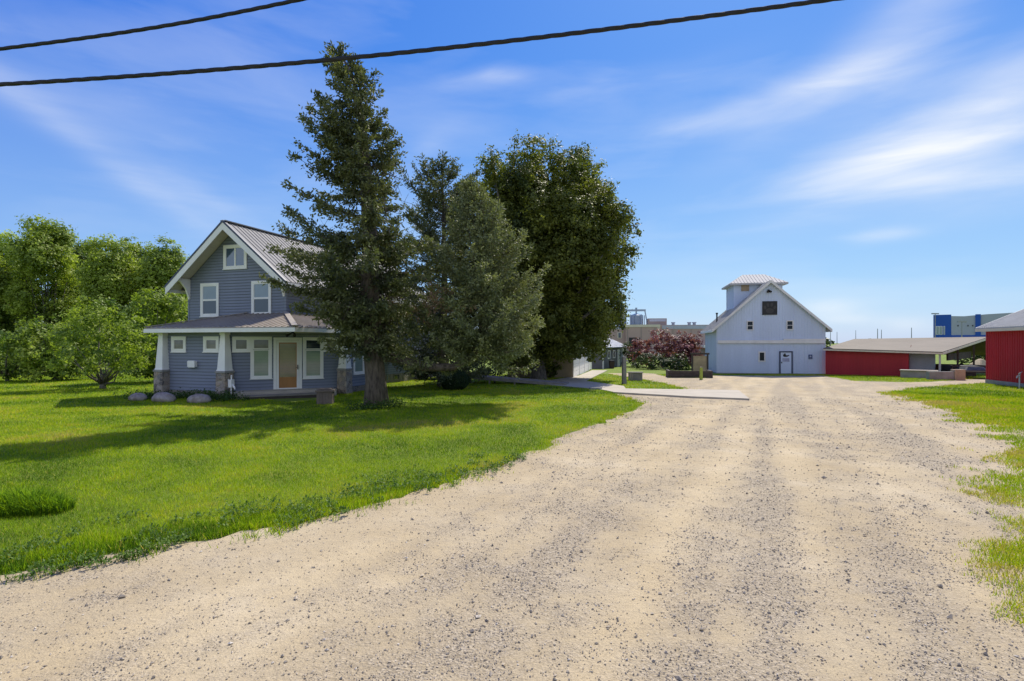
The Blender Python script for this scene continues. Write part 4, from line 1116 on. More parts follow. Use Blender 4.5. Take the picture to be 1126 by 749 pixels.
# little things on the porch wall
v_ = px_rect(hf,*f_,209,397,217,403.5); q = MB(); bx(q,*f_,*v_,0,.16); bx(q,*f_,v_[0]+.08,v_[1]+.03,v_[2]-.02,v_[3]+.02,.161,.19); tag(q.build('wall_vent', M['white'], house, bevel=.01))
fl = MB(); lq = np.array([XR-.62,PE+.62,2.9])
fl.box(lq[0]-.05,lq[0]+.05,lq[1]-.05,lq[1]+.05,2.90,2.974)
for s in (-1,1): fl.tube([lq+np.array([s*.05,0,.02]), lq+np.array([s*.16,-.06,-.05]), lq+np.array([s*.22,-.16,-.10])], [.03,.05,.07], 10)
fl.build('flood_lamp', M['black'], house)
gp = MB(); gx_, gy_ = -.80, -2.55
gp.tube([(gx_,gy_,-.1),(gx_,gy_,.55)],.03,8); gp.box(gx_-.10,gx_+.10,gy_-.09,gy_+.09,.50,.86); gp.tube([(gx_+.02,gy_,.86),(gx_+.02,gy_,1.05)],.035,8); gp.tube([(gx_+.1,gy_,.62),(gx_+.22,gy_-.03,.50),(gx_+.24,gy_-.03,.42)],[.04,.04,.03],8)
gp.build('utility_meter', M['white'], house, bevel=.008)
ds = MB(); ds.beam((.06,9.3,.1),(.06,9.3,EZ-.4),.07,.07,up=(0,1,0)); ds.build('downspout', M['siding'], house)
# rear wing and raised rear porch
rw = MB(); rw.box(-5.6,-.35,LEN+.01,LEN+4.2,-.2,5.2)
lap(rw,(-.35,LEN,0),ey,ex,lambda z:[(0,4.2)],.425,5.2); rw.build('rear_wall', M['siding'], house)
q = MB(); q.slab([(-5.9,LEN+.05,5.45),(.05,LEN+.05,5.28),(.05,LEN+4.6,5.28),(-5.9,LEN+4.6,5.45)],.14); q.build('rear_roof', M['roofmet'], house)
rs = ((-.334,LEN,0), ey, ex)
window(house,*rs,.6,1.5,3.1,4.5,trim=.11,panes=(('glassdark',0,1,0,.5),('glassblind',0,1,.5,1)),label='rear wing window')
window(house,*rs,2.2,3.1,3.1,4.5,trim=.11,panes=(('glassdark',0,1,0,.5),('glassblind',0,1,.5,1)),label='rear wing window')
dk = MB(); dk.box(.06,1.7,13.3,19.4,.42,.54)
for k in range(7): dk.box(.08,1.68,13.3+k*.9,13.3+k*.9+.08,.30,.42)
dk.build('rear_deck', M['greywood'], house)
for y in (13.4,15.2,17.0,19.2):
    q = MB(); q.box(1.58,1.68,y,y+.1,-.3,1.45); q.build('deck_post', M['greywood'], house)
q = MB(); q.box(1.60,1.66,13.45,19.2,1.40,1.45); q.box(1.60,1.66,13.45,19.2,.95,1.0); q.build('deck_rail', M['greywood'], house)

# front steps, loose wooden box beside them
st_o = hf.wor(co+ce*2.6+cn*.0); sfr = Frame(st_o[0], st_o[1], float(gbase(0,st_o[1])), 18-45)
steps = frame_thing('front_steps', 'low wide grey stoop and wooden steps below the front door', 'steps', sfr)
q = MB(); q.box(-2.3,2.05,-1.05,-.06,-.2,.36); q.build('stoop', M['concrete'], steps, bevel=.02)
q = MB()
for k in range(2): q.box(-1.9,1.75,-1.62+k*.28,-1.355+k*.28,.17,.235)
q.build('tread', M['greywood'], steps)
q = MB(); q.box(-1.85,1.7,-1.58,-1.54,-.15,.168); q.build('riser', M['darkwood'], steps)
bp = at(358,445); bfr = Frame(bp[0], bp[1], bp[2]+.03, -8)
bt = frame_thing('wooden_box', 'weathered wooden box with a lid at the right end of the front steps', 'wooden box', bfr)
q = MB(); q.box(-.30,.30,-.26,.26,-.1,.50)
for k in range(-2,3): q.box(k*.12-.05,k*.12+.05,-.272,-.262,.02,.48)
q.build('body', M['boxwood_grey'], bt, bevel=.01)
q = MB(); q.box(-.35,.35,-.31,.31,.502,.58); q.box(-.25,.25,-.21,.21,.581,.63); q.build('lid', M['boxwood_grey'], bt, bevel=.015)

# wooden ramp to the rear deck
ra, rb = at(500,424), at(624,423.5)
A = np.array([ra[0]-.9, ra[1]+1.9, .50]); B = np.array([rb[0], rb[1]-.2, float(gbase(0,rb[1]))+.10])
rt = thing('wooden_ramp', 'long weathered wooden ramp running behind the round bush to the concrete path', 'ramp', (0,0,0))
cen = (A+B)/2; rt.location = (cen[0],cen[1],float(gbase(0,cen[1])))
a_, b_ = A-np.array(rt.location), B-np.array(rt.location)
q = MB(); q.beam(a_, b_, 1.35, .06); q.build('ramp_deck', M['greywood'], rt)
dv = norm(b_-a_); sv = norm(np.cross(dv, ez))
q = MB()
for s in (-1,1): q.beam(a_+sv*s*.72-ez*.04, b_+sv*s*.72-ez*.03, .05, .20)
q.build('side_board', M['greywood'], rt)
for f in (.02,.2,.4,.6,.8):
    for s in (-1,1):
        p_ = a_+(b_-a_)*f+sv*s*.66; q = MB(); q.box(p_[0]-.05,p_[0]+.05,p_[1]-.05,p_[1]+.05,-.3,p_[2]-.04); q.build('post', M['greywood'], rt)
q = MB(); p0 = a_+(b_-a_)*.05+sv*-.66; p1 = a_+(b_-a_)*.22+sv*-.66
q.beam(p0+ez*.95,p1+ez*.30,.05,.08); q.beam(p0,p0+ez*1.0,.08,.08,up=(0,1,0)); q.beam(p1-ez*.05,p1+ez*.35,.08,.08,up=(0,1,0)); q.build('handrail', M['greywood'], rt)
kp = at(628,427); q = MB(); q.box(-.35,.35,-.1,.1,-.1,.10); o = q.build('concrete_block', M['oldconc'], None, bevel=.02); o.location = at(655,429.2)+np.array([0,0,.06]); o.rotation_euler = (0,0,.3); tag(o,'small broken concrete block lying on the edge of the path','block')

# ---- barn
bf = Frame(18.75, 50.0, float(gbase(0,50)), 12)
barn = frame_thing('white_barn', 'pale blue white gabled barn with a hipped rooftop tower', 'barn', bf)
BW, BL, ZB = 9.1, 7.6, -bf.o[2]
def Z(zw): return zw-bf.o[2]
EB, RB = Z(3.95), Z(8.0); BS = (RB-EB)/(BW/2)
w = MB()
w.poly([(0,0,.1),(BW,0,.1),(BW,0,EB),(BW/2,0,RB),(0,0,EB)]); w.poly([(0,BL,.1),(0,BL,EB),(BW/2,BL,RB),(BW,BL,EB),(BW,BL,.1)])
w.poly([(0,0,.1),(0,0,EB),(0,BL,EB),(0,BL,.1)]); w.poly([(BW,0,.1),(BW,BL,.1),(BW,BL,EB),(BW,0,EB)])
x = .13
while x < BW:
    zt = min(EB+BS*x, EB+BS*(BW-x))-.06
    w.box(x-.028,x+.028,-.030,-.001,.12,zt); x += .228
y = .13
while y < BL: w.box(-.016,-.001,y-.017,y+.017,.12,EB-.05); y += .228
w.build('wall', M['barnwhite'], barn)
q = MB(); q.box(-.03,BW+.03,-.03,BL+.03,-.3,.10); q.build('foundation', M['oldconc'], barn)
q = MB(); W_ = BW/2+.42
for sx in (1,-1):
    T = lambda s,y,l=0: (BW/2+sx*s, y, RB+.10-BS*s+l)
    q.slab([T(0,-.32),T(W_,-.32),T(W_,BL+.3),T(0,BL+.3)] if sx>0 else [T(0,-.32),T(0,BL+.3),T(W_,BL+.3),T(W_,-.32)],.08)
    y = -.2
    while y < BL+.2: q.beam(np.array(T(.02,y,.01)),np.array(T(W_-.01,y,.01)),.05,.04); y += .3
q.build('roof', M['barnroof'], barn)
q = MB()
for sx in (1,-1):
    T = lambda s,y,l=0: np.array((BW/2+sx*s, y, RB+.10-BS*s+l))
    for yy in (-.345,-.325): 
        P4 = [T(0,yy,.03),T(0,yy,-.22),T(W_,yy,-.22),T(W_,yy,.03)]; q.poly(P4 if (yy<-.33) == (sx>0) else P4[::-1])
    q.poly([T(0,-.345,-.22),T(0,-.325,-.22),T(W_,-.325,-.22),T(W_,-.345,-.22)])
    xs_ = BW/2+sx*W_; q.box(xs_-.015,xs_+.015,-.33,BL+.3,T(W_,0)[2]-.22,T(W_,0)[2]+.0)
    q.slab([T(0.05,-.32,-.085),T(W_-.02,-.32,-.085),T(W_-.02,-.0,-.085),T(.05,0,-.085)] if sx>0 else [T(.05,-.32,-.085),T(.05,0,-.085),T(W_-.02,0,-.085),T(W_-.02,-.32,-.085)],.02)
q.build('fascia', M['barntrim'], barn)
fb = ((0,-.031,0), ex, -ey)
a0,a1,z0,z1 = px_rect(bf,*fb,789.5,374.2,907.5,377.6); q = MB(); bx(q,*fb,.1,BW-.05,z0,z1,.0,.10); bx(q,*fb,BW*.62,BW-.02,z1+.01,z1+.13,.0,.08); q.build('door_track', M['barntrim'], barn)
for r_,lab in (((821,352.8,828.6,363.2),'left loft window'),((864.6,352.4,872.4,362.8),'right loft window')):
    window(barn,*fb,*px_rect(bf,*fb,*r_),trim=.06,sash=.022,panes=(('barnglass',0,1,0,.48),('barnglass',0,1,.5,1)),fr='barntrim',sill=False,label=lab)
window(barn,*fb,*px_rect(bf,*fb,833.8,386.4,841.8,397.8),trim=.09,sash=.025,panes=(('barnglass',0,1,0,1),),fr='barntrim',sill=False,label='ground floor barn window')
a0,a1,z0,z1 = px_rect(bf,*fb,838.2,331.3,854.6,346.2); q = MB(); bx(q,*fb,a0,a1,z0,z1,0,.05); pan = q.build('paw_panel', M['black'], barn); pan['label'] = 'square black panel with an animal paw print'
mpaw = pm('paw_grey',(.062,.058,.058),.7,.1)
q = MB(); cx_,cz_ = (a0+a1)/2,(z0+z1)/2; S = (a1-a0)
def disc(cx,cz,rx,rz,rot=0):
    pts=[]
    for k in range(18):
        t=k/18*2*math.pi; u_,v__=rx*math.cos(t),rz*math.sin(t); pts.append(np.array(fb[0])+ex*(cx+u_*math.cos(rot)-v__*math.sin(rot))+ez*(cz+u_*math.sin(rot)+v__*math.cos(rot))-ey*.056)
    q.poly(pts)
disc(cx_,cz_-.20*S,.27*S,.19*S); disc(cx_-.33*S,cz_+.04*S,.09*S,.14*S,.45); disc(cx_+.33*S,cz_+.04*S,.09*S,.14*S,-.45); disc(cx_-.13*S,cz_+.23*S,.09*S,.15*S,.1); disc(cx_+.13*S,cz_+.23*S,.09*S,.15*S,-.1)
q.build('paw_print', mpaw, pan)
a0,a1,z0,z1 = px_rect(bf,*fb,856.8,386.2,871.6,410.8); q = MB(); t_=.11
bx(q,*fb,a0,a0+t_,.10,z1,0,.07); bx(q,*fb,a1-t_,a1,.10,z1,0,.07); bx(q,*fb,a0+t_,a1-t_,z1-t_,z1,0,.072)
dr = q.build('door', M['navy'], barn)
q = MB(); bx(q,*fb,a0+t_+.005,a1-t_-.005,.11,z1-t_-.005,.01,.04); q.build('door_leaf', M['barnwhite'], dr)
q = MB(); bx(q,*fb,a0+t_+.05,a0+t_+.11,1.0,1.14,.041,.10); q.build('handle', M['black'], dr)
q = MB(); am=(a0+a1)/2; bx(q,*fb,am-.30,am+.28,1.15,1.46,.041,.048); q.build('notice', pm('pale_notice',(.36,.38,.50),.7,.15,9,60), dr)
q = MB(); 
for cx,cz,rx,rz in ((-.12,1.70,.13,.13),(-.09,1.83,.07,.06),(.08,1.66,.09,.07),(.20,1.70,.07,.05),(-.02,1.62,.16,.05)):
    pts=[np.array(fb[0])+ex*(am+cx+rx*math.cos(k/14*6.283))+ez*(cz+rz*math.sin(k/14*6.283))-ey*.046-ey*.001*len(q.f) for k in range(14)]; q.poly(pts)
q.build('emblem', pm('emblem_black',(.03,.03,.025),.7,.3,8), dr)
a0,a1,z0,z1 = px_rect(bf,*fb,889,390,893.2,394.9); q = MB(); bx(q,*fb,a0,a1,z0,z1,0,.03); sg = q.build('small_sign', pm('sign_navy',(.05,.085,.20),.6,.1), barn)
q = MB(); am,zm=(a0+a1)/2,(z0+z1)/2
bx(q,*fb,am-.07,am+.07,zm-.02,zm+.10,.031,.036); bx(q,*fb,a0+.05,a1-.05,zm-.13,zm-.10,.031,.036); q.build('sign_mark', M['bandgrey'], sg)
a0,a1,z0,z1 = px_rect(bf,*fb,843.5,318.6,847,321.6); q = MB(); bx(q,*fb,a0+.05,a1-.05,z0,z1,0,.10); c = np.array(fb[0])+ex*(a0+a1)/2+ez*(z0+z1)/2
for s in (-1,1): q.tube([c+ex*s*.05-ey*.10, c+ex*s*.14-ey*.25-ez*.08],[.05,.10],10)
q.build('flood_lamp', M['black'], barn)
tw = MB(); tx0,tx1,ty0,ty1 = 1.95,6.25,2.6,6.6; te=Z(8.15)
tw.box(tx0,tx1,ty0,ty1,EB+.6,te)
x = tx0+.12
while x < tx1: tw.box(x-.017,x+.017,ty0-.016,ty0-.001,EB+.8,te-.02); x += .228
y = ty0+.1
while y < ty1: tw.box(tx0-.016,tx0-.001,y-.017,y+.017,EB+.8,te-.02); y += .228
tow = tw.build('tower', M['barnwhite'], barn)
q = MB(); ov=.40; e4=[(tx0-ov,ty0-ov,te),(tx1+ov,ty0-ov,te),(tx1+ov,ty1+ov,te),(tx0-ov,ty1+ov,te)]; ym=(ty0+ty1)/2; zr=te+1.05
ra_,rb_=(tx0+1.15,ym,zr),(tx1-1.15,ym,zr)
q.poly([e4[0],e4[1],rb_,ra_]); q.poly([e4[1],e4[2],rb_]); q.poly([e4[2],e4[3],ra_,rb_]); q.poly([e4[3],e4[0],ra_]); q.poly(e4[::-1])
q.box(tx0-ov-.01,tx1+ov+.01,ty0-ov-.01,ty1+ov+.01,te-.16,te-.003)
sl=1.05/(ym-ty0+ov); x = tx0-ov+.2
for k in range(60):
    x = tx0-ov+.15+k*.29
    if x > tx1+ov-.1: break
    dxl=min((x-(tx0-ov))/(1.15+ov),1,(tx1+ov-x)/(1.15+ov)); yy=ty0-ov+(ym-ty0+ov)*dxl
    q.beam((x,ty0-ov,te+.012),(x,yy,te+sl*(yy-ty0+ov)+.012),.045,.05)
q.build('tower_roof', M['barnroof'], tow)
a0,a1,z0,z1 = px_rect(bf,(0,ty0-.017,0),ex,-ey,815,311.3,823.7,320.2); q = MB(); bx(q,(0,ty0-.017,0),ex,-ey,a0,a1,z0,z1,0,.04)
for k in range(6): bx(q,(0,ty0-.017,0),ex,-ey,a0+.04,a1-.04,z0+.05+k*(z1-z0)/6.4,z0+.11+k*(z1-z0)/6.4,.041,.06)
q.build('louvre', M['tanwood'], tow)
q = MB(); q.cyl((.55,3.5),.07,EB+.3,EB+1.35,10); q.cyl((.55,3.5),.11,EB+1.35,EB+1.48,10); q.build('vent_pipe', M['black'], barn)

# ---- red building at the right edge
rp = at(1085,422.3); rf = Frame(rp[0],rp[1],rp[2],15)
redb = frame_thing('red_shed', 'tall red metal sided shed with grey ribbed roof at the right edge', 'shed', rf)
RE = 3.62-rp[2]; RWD, RLN = 10.0, 14.0
w = MB(); w.poly([(0,-RLN,.3),(0,-RLN,RE),(0,0,RE),(0,0,.3)][::-1]); w.poly([(0,0,.3),(0,0,RE),(RWD/2,0,RE+2.3),(RWD,0,RE),(RWD,0,.3)]); w.poly([(RWD,0,.3),(RWD,0,RE),(RWD,-RLN,RE),(RWD,-RLN,.3)]); w.poly([(0,-RLN,.3),(RWD,-RLN,.3),(RWD,-RLN,RE),(RWD/2,-RLN,RE+2.3),(0,-RLN,RE)])
y = -RLN+.1
while y < -.02: w.box(-.028,-.001,y-.022,y+.022,.3,RE-.01); w.box(-.010,-.001,y+.10,y+.13,.3,RE-.01); y += .23
w.build('wall', M['red'], redb)
q = MB(); q.box(-.06,RWD,-RLN,.05,-.4,.30); q.build('foundation', M['oldconc'], redb)
q = MB(); RS = 2.3/5.0
T = lambda s,y,l=0: (-.45+s, y, RE+.06-.45*RS+s*RS+l)
T2 = lambda s,y,l=0: (RWD+.45-s, y, RE+.06-.45*RS+s*RS+l)
q.slab([T(0,-RLN-.4),T(5.45,-RLN-.4),T(5.45,.35),T(0,.35)],.08); q.slab([T2(0,-RLN-.4),T2(0,.35),T2(5.45,.35),T2(5.45,-RLN-.4)],.08)
y = -RLN-.3
while y < .3: q.beam(np.array(T(.0,y,.012)),np.array(T(5.4,y,.012)),.05,.045); y += .24
q.build('roof', M['greyroof'], redb)
q = MB(); e0 = T(0,0); q.box(e0[0]-.03,e0[0]+.0-.002,-RLN-.4,.35,e0[2]-.26,e0[2]-.085); q.box(e0[0],-.001,-RLN-.35,.3,e0[2]-.25,e0[2]-.22); q.build('fascia', M['cream'], redb)
q = MB(); q.box(-.035,.04,-.05,.036,.3,RE-.02); q.build('corner_trim', M['red'], redb)
hy = at(1124,428); q = MB()
o = thing('water_hydrant', 'small pale blue yard hydrant pipe standing by the red shed wall', 'hydrant', (hy[0]-.15,hy[1],hy[2]))
q.tube([(0,0,-.1),(0,0,.80)],.035,10); q.tube([(0,0,.72),(-.12,0,.74),(-.16,0,.62)],.028,8); q.build('pipe', M['bandgrey'], o)
q = MB(); q.box(-.05,.05,-.03,.03,.80,.90); q.beam((0,0,.88),(.16,0,.98),.03,.03); q.build('handle', M['grey'], o)

# ---- long low red shed with an open end
FL, FR, BR, BLp = np.array([27.3,47.5,2.03]), np.array([33.35,42.5,1.80]), np.array([43.2,49.4,3.05]), np.array([31.8,50.7,2.86])
lz = float(gbase(0,46)); lowfr = Frame(FL[0],FL[1],lz,math.degrees(math.atan2(5.0,6.05)))
low = frame_thing('low_shed', 'long low red shed with brown roof and an open right end', 'shed', lowfr)
l3 = lambda p: lowfr.loc(p)
a,b_,c,d = [l3(p) for p in (FL,FR,BR,BLp)]
Lf = np.linalg.norm((b_-a)[:2]); xr_ = 5.9
q = MB(); q.slab([a-np.array([.1,.45,.0]),b_+np.array([.15,-.45,0]),c,d],.10); bk = c+np.array([1.5,5.5,-1.6]); bk2 = d+np.array([-2.0,5.0,-1.3]); q.slab([d,c,bk,bk2],.10)
q.build('roof', M['shedroof'], low)
q = MB(); q.slab([a+np.array([.1,-.2,-.13]),b_+np.array([-.05,-.2,-.13]),c-np.array([.1,0,.13]),d-np.array([0,0,.13])],.05); q.slab([d-np.array([0,0,.13]),c-np.array([.1,0,.13]),c+np.array([1.4,5.3,-1.7]),d+np.array([-1.9,4.8,-1.4])],.05); q.build('ceiling', M['darkwood'], low)  # shade of the open bay put in as a dark sheet under the roof
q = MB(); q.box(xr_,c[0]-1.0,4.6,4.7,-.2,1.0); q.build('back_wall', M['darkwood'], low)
q = MB(); q.beam(a-np.array([.1,.47,.13]),b_+np.array([.15,-.47,-.13]),.03,.12); q.beam(b_+np.array([.17,-.44,-.14]),c+np.array([.02,0,-.14]),.04,.16); q.build('fascia', M['cream'], low)
q = MB(); xr = 5.85; 
for x0,x1 in ((0,xr),):
    q.poly([(x0,0,-.1),(x1,0,-.1),(x1,0,b_[2]+.02),(x0,0,a[2]-.08)])
q.poly([(0,0,-.1),(0,0,a[2]-.08),(d[0]*.9,d[1]*.9,d[2]-.2),(d[0]*.9,d[1]*.9,-.1)])
q.poly([(xr,0,-.1),(xr,3.2,-.1),(xr,3.2,b_[2]+.55),(xr,0,b_[2]+.02)])
x = .1
while x < xr: q.box(x-.018,x+.018,-.02,-.001,-.1,b_[2]-.05 if x>4.5 else b_[2]+.05); x += .23
q.build('wall', M['red2'], low)
q = MB(); q.poly([(xr+.02,.55,.1),(Lf-.35,.55,.1),(Lf-.35,.55,b_[2]+.08),(xr+.02,.55,b_[2]+.08)]); q.poly([(Lf-.35,.55,.1),(Lf-.35,2.0,.1),(Lf-.35,2.0,b_[2]+.2),(Lf-.35,.55,b_[2]+.08)])
for x in (xr+.5,xr+1.0,xr+1.35): q.box(x-.012,x+.012,.535,.549,.1,b_[2])
q.build('panel_wall', M['bluegrey'], low)
for k,f in enumerate((0,.33,.66,.97)):
    p_ = b_*(1-f)+c*f; q = MB(); p0=(p_[0]-.02,p_[1]+.0); q.box(p0[0]-.07,p0[0]+.07,p0[1]-.07,p0[1]+.07,-.4,p_[2]-.12); q.build('post', M['galv'] if k==0 else M['darkwood'], low)
q = MB(); p0,p1=b_*.88+c*.12,b_*.42+c*.58
q.beam(np.array([p0[0],p0[1]+1.2,1.62]),np.array([p1[0],p1[1]+1.2,1.75]),.12,.55); q.build('timber_beam', M['darkwood'], low)
# concrete block dock and clutter by the open end
dk_ = Frame(*at(990,416.0),lowfr.t*57.2958)
t = frame_thing('loading_dock', 'low grey concrete block dock in front of the blue grey panel', 'dock', dk_)
q = MB(); q.box(0,2.2,0,1.0,-.3,.58); q.build('block_wall', M['oldconc'], t, bevel=.02)
q = MB(); q.box(-.05,2.3,-.08,1.05,.582,.66); q.build('slab', M['concrete'], t, bevel=.02)
dk2 = Frame(*at(1022,418.2),4)
t = frame_thing('block_wall', 'low grey block wall with a tan end block beside the open shed bay', 'wall', dk2)
q = MB(); q.box(0,1.7,0,.35,-.3,.62)
for k in range(1,4): q.box(k*.42-.008,k*.42+.008,-.006,-.001,0,.62)
q.build('blocks', M['oldconc'], t)
q = MB(); q.box(1.71,2.45,-.05,.4,-.3,.78); q.build('end_block', M['tanwood'], t, bevel=.02)
tr = Frame(*at(1070,417.0),20)
t = frame_thing('utility_trailer', 'dark utility trailer with a grey covered load parked under the open shed bay', 'trailer', tr)
q = MB(); q.box(-1.3,1.3,0,2.6,.48,.60); q.box(-1.3,-1.24,0,2.6,.60,1.0); q.box(1.24,1.3,0,2.6,.60,1.0); q.box(-1.24,1.24,2.54,2.6,.60,1.0); q.beam((-1.3,.05,.95),(1.3,.05,.95),.05,.05); q.build('bed', M['black'], t)
for x in (-1.42,1.42):
    q = MB(); q.tube([(x-.1,1.2,.30),(x+.1,1.2,.30)],.30,18); wh = q.build('wheel', M['black'], t)
    q = MB(); q.tube([(x-.105,1.2,.30),(x+.105,1.2,.30)],.15,14); q.build('rim', M['grey'], wh)
q = MB(); q.frustum((.35,1.3),.601,1.5,.95,1.0,0,2.0,1.4); q.build('covered_load', pm('tarp',(.06,.07,.09),.55,.3,4,20,bump=.5,bscale=6), t, bevel=.08)
pl = Frame(*at(1048,414),35); t = frame_thing('lumber_stack', 'dark stack of timber lying under the open shed bay', 'lumber', pl)
q = MB()
for k in range(5):
    for j in range(3): q.box(-1.2+.02*k,1.3-.03*j,.1+k*.3,.1+k*.3+.27,.05+j*.24,.05+j*.24+.21)
q.build('boards', M['darkwood'], t)
gd = np.array([(1078-563)/F*58,58,float(gbase(0,58))]); t = thing('dirt_mound', 'pale heap of sand seen beyond the open shed bay', 'mound', gd)
q = MB(); q.frustum((0,0),-.2,3.4,1.25,.3,0.2,2.4,.3); q.build('heap', M['palewood'], t, bevel=.3)

# ---- garage under the linden
gar = frame_thing('garage', 'long tan garage with white overhead doors beneath the linden', 'garage', gfr)
q = MB(); q.box(-5.2,-.001,0,17,-.3,3.05)
for k in range(17): q.box(-5.2,-.06,-.015,-.001,.05+k*.18,.05+k*.18+.165)
q.build('wall', M['tanwood'], gar)
q = MB(); q.slab([(-2.6,-.4,3.9),(.4,-.4,3.0),(.4,17.3,3.0),(-2.6,17.3,3.9)],.1); q.slab([(-2.6,-.4,3.9),(-2.6,17.3,3.9),(-5.6,17.3,3.0),(-5.6,-.4,3.0)],.1); q.build('roof', M['greyroof'], gar)
q = MB(); q.box(0,.05,0,.28,-.1,2.95)
for y in (4.6,9.0,13.2): q.box(0,.06,y-.14,y+.14,-.1,2.95)
q.box(0,.055,16.6,17.0,-.1,2.95); q.box(0,.05,.28,16.6,2.72,2.95); q.build('door_post', M['white'], gar)
for y0,y1 in ((.3,4.44),(4.76,8.84),(9.16,13.04),(13.36,16.58)):
    q = MB()
    for k in range(5): q.box(0,.03,y0,y1,-.05+k*.55,-.05+k*.55+.535)
    o = q.build('garage_door', M['white'], gar)
# ---- grey shed with white metal roof
sf = Frame(10.33,62.0,float(gbase(0,62)),25)
sh = frame_thing('grey_shed', 'small grey shed with white metal roof beside the purple shrubs', 'shed', sf)
q = MB(); q.box(-6,0,0,9.7,-.3,2.65); q.poly([(-6,-.01,2.65),(0,-.01,2.65),(-3,-.01,4.0)]); q.poly([(-6,9.71,2.65),(-3,9.71,4.0),(0,9.71,2.65)]); q.build('wall', M['shedgrey'], sh)
q = MB(); q.slab([(-3,-.4,4.1),(.55,-.4,2.5),(.55,10.1,2.5),(-3,10.1,4.1)],.08); q.slab([(-3,-.4,4.1),(-3,10.1,4.1),(-6.55,10.1,2.5),(-6.55,-.4,2.5)],.08)
for k in range(26): q.beam((-2.98,-.3+k*.4,4.1),(.54,-.3+k*.4,2.515),.05,.05)
q.build('roof', M['white'], sh)
q = MB(); q.box(-.05,.04,-.04,.25,-.1,2.5); q.box(.0,.04,9.3,9.74,-.1,2.5); q.build('corner_trim', M['white'], sh)
for y in (2.0,4.4):
    window(sh,(.005,0,0),ey,ex,y,y+1.1,1.1,2.1,trim=.10,panes=(('glassdark',0,1,0,1),),sill=False)
q = MB(); bx(q,(.005,0,0),ey,ex,6.6,7.6,0,2.15,0,.05); dd_ = q.build('door', M['white'], sh)
q = MB(); bx(q,(.005,0,0),ey,ex,7.4,7.5,.95,1.05,.051,.10); q.build('handle', M['black'], dd_)
tb = sf.wor((.7,1.2,0)); t = thing('trash_bin', 'dark brown bin standing against the grey shed wall', 'bin', tb)
q = MB(); q.frustum((0,0),0,.45,.85,.58); q.build('bin_body', pm('bin_brown',(.06,.035,.03),.7), t, bevel=.03)
q = MB(); q.frustum((0,0),.852,.64,.95,.56); q.build('lid', M['black'], t)

# ---- factory behind
ff = Frame((640-563)/F*108,108,-.48,8)
fac = frame_thing('factory', 'low wide pinkish brown factory with roof silos behind the purple shrubs', 'factory', ff)
def fx(px,y=0.0): return float(ff.hit(px,370,(0,y,0),(0,1,0))[0])
def fz(py,px,y=0.0): return float(ff.hit(px,py,(0,y,0),(0,1,0))[2])
q = MB(); zt=fz(358.4,670); q.box(fx(560),fx(688),0.8,30,-.5,zt); q.box(fx(688),fx(724),0,30,-.5,fz(358.2,700)-.3); q.box(fx(727),fx(830),1.2,30,-.5,fz(357,760)); q.build('wall', M['pinkwall'], fac)
q = MB(); q.box(fx(688)-.05,fx(726),-.08,30.2,fz(358.2,700)-.28,fz(357,700)); q.box(fx(722.6),fx(726),-.06,1.3,-.5,fz(358.4,720)-.3); q.build('cornice', M['cream'], fac)
for p0,p1,t0,t1,yy in ((728,828,358,361.8,1.19),(600,687,359.6,362.4,.79)):
    q = MB(); q.box(fx(p0,yy),fx(p1,yy),yy-.06,yy-.001,fz(t1,p0,yy),fz(t0,p0,yy)); q.build('pale_band', M['bandgrey'], fac)
q = MB()
for p0 in (690,705,720): q.box(fx(p0)-.08,fx(p0)+.08,-.06,-.001,-.3,fz(358.4,p0)-.3)
for p0 in (740,760,780,800): q.box(fx(p0,1.19)-.06,fx(p0,1.19)+.06,1.13,1.199,-.3,fz(362,p0,1.19))
q.build('pilaster', M['pinkdark'], fac)
q = MB(); q.box(fx(691.5),fx(704),-.05,-.001,-.3,fz(371.2,700)); q.build('loading_door', M['black'], fac)
q = MB(); q.box(fx(679,.8),fx(683.6,.8),.74,.799,fz(372,680),fz(365.4,680)); wn = q.build('window', M['cream'], fac)
q = MB(); q.box(fx(680,.8),fx(682.6,.8),.70,.739,fz(371.4,680),fz(366,680)); q.build('pane', M['glassdark'], wn)
q = MB(); q.box(fx(770,1.19),fx(783,1.19),-2.5,1.18,fz(382.4,776),fz(379.6,776)); q.build('awning', M['white'], fac)
q = MB(); q.box(fx(771,1.19),fx(786,1.19),1.10,1.189,-.3,fz(383,776)); q.build('entrance', M['pinkdark'], fac)
rz_=fz(357,700)
for p0,r0 in ((683.3,1.05),(699.8,1.35)):
    x=fx(p0,6)+0; q = MB(); q.cyl((x,6),r0,rz_-.3,fz(346.8,p0,6),24); q.cyl((x,6),r0,fz(346.8,p0,6),fz(345,p0,6),24,r1=r0*.25)
    for k in range(3): q.cyl((x,6),r0*1.02,rz_+.3+k*.6,rz_+.36+k*.6,24)
    if r0>1.2:
        for k in range(6): q.cyl((x-1.3+k*.55,6-r0-.1),.10,rz_-.3,fz(346.2,p0,6)-.2*(k%2),8)
    q.build('silo', M['silo'], fac)
q = MB(); zc=fz(341.4,695,6); q.beam((fx(660,6),6,zc),(fx(710,6),6,zc),.35,.40); q.beam((fx(709,6),6,zc),(fx(712.4,6),6,rz_-.3),.22,.22,up=(0,1,0)); q.beam((fx(699.6,6),6,zc),(fx(699.6,6),6,fz(346,700,6)),.3,.3,up=(0,1,0)); q.beam((fx(688,6),6,zc),(fx(688,6),6,rz_-.3),.18,.18,up=(0,1,0)); q.beam((fx(684,6),6,fz(348.6,690,6)),(fx(692,6),6,fz(348.6,690,6)),.14,.14)
q.cyl((fx(699.6,6),6),.22,zc,zc+.55,10); q.build('conveyor', M['silo'], fac)
q = MB(); q.box(fx(712.6,5),fx(733.2,5),5,9,rz_-.4,fz(350.2,720,5)); o = q.build('roof_unit', M['pinkdark'], fac)
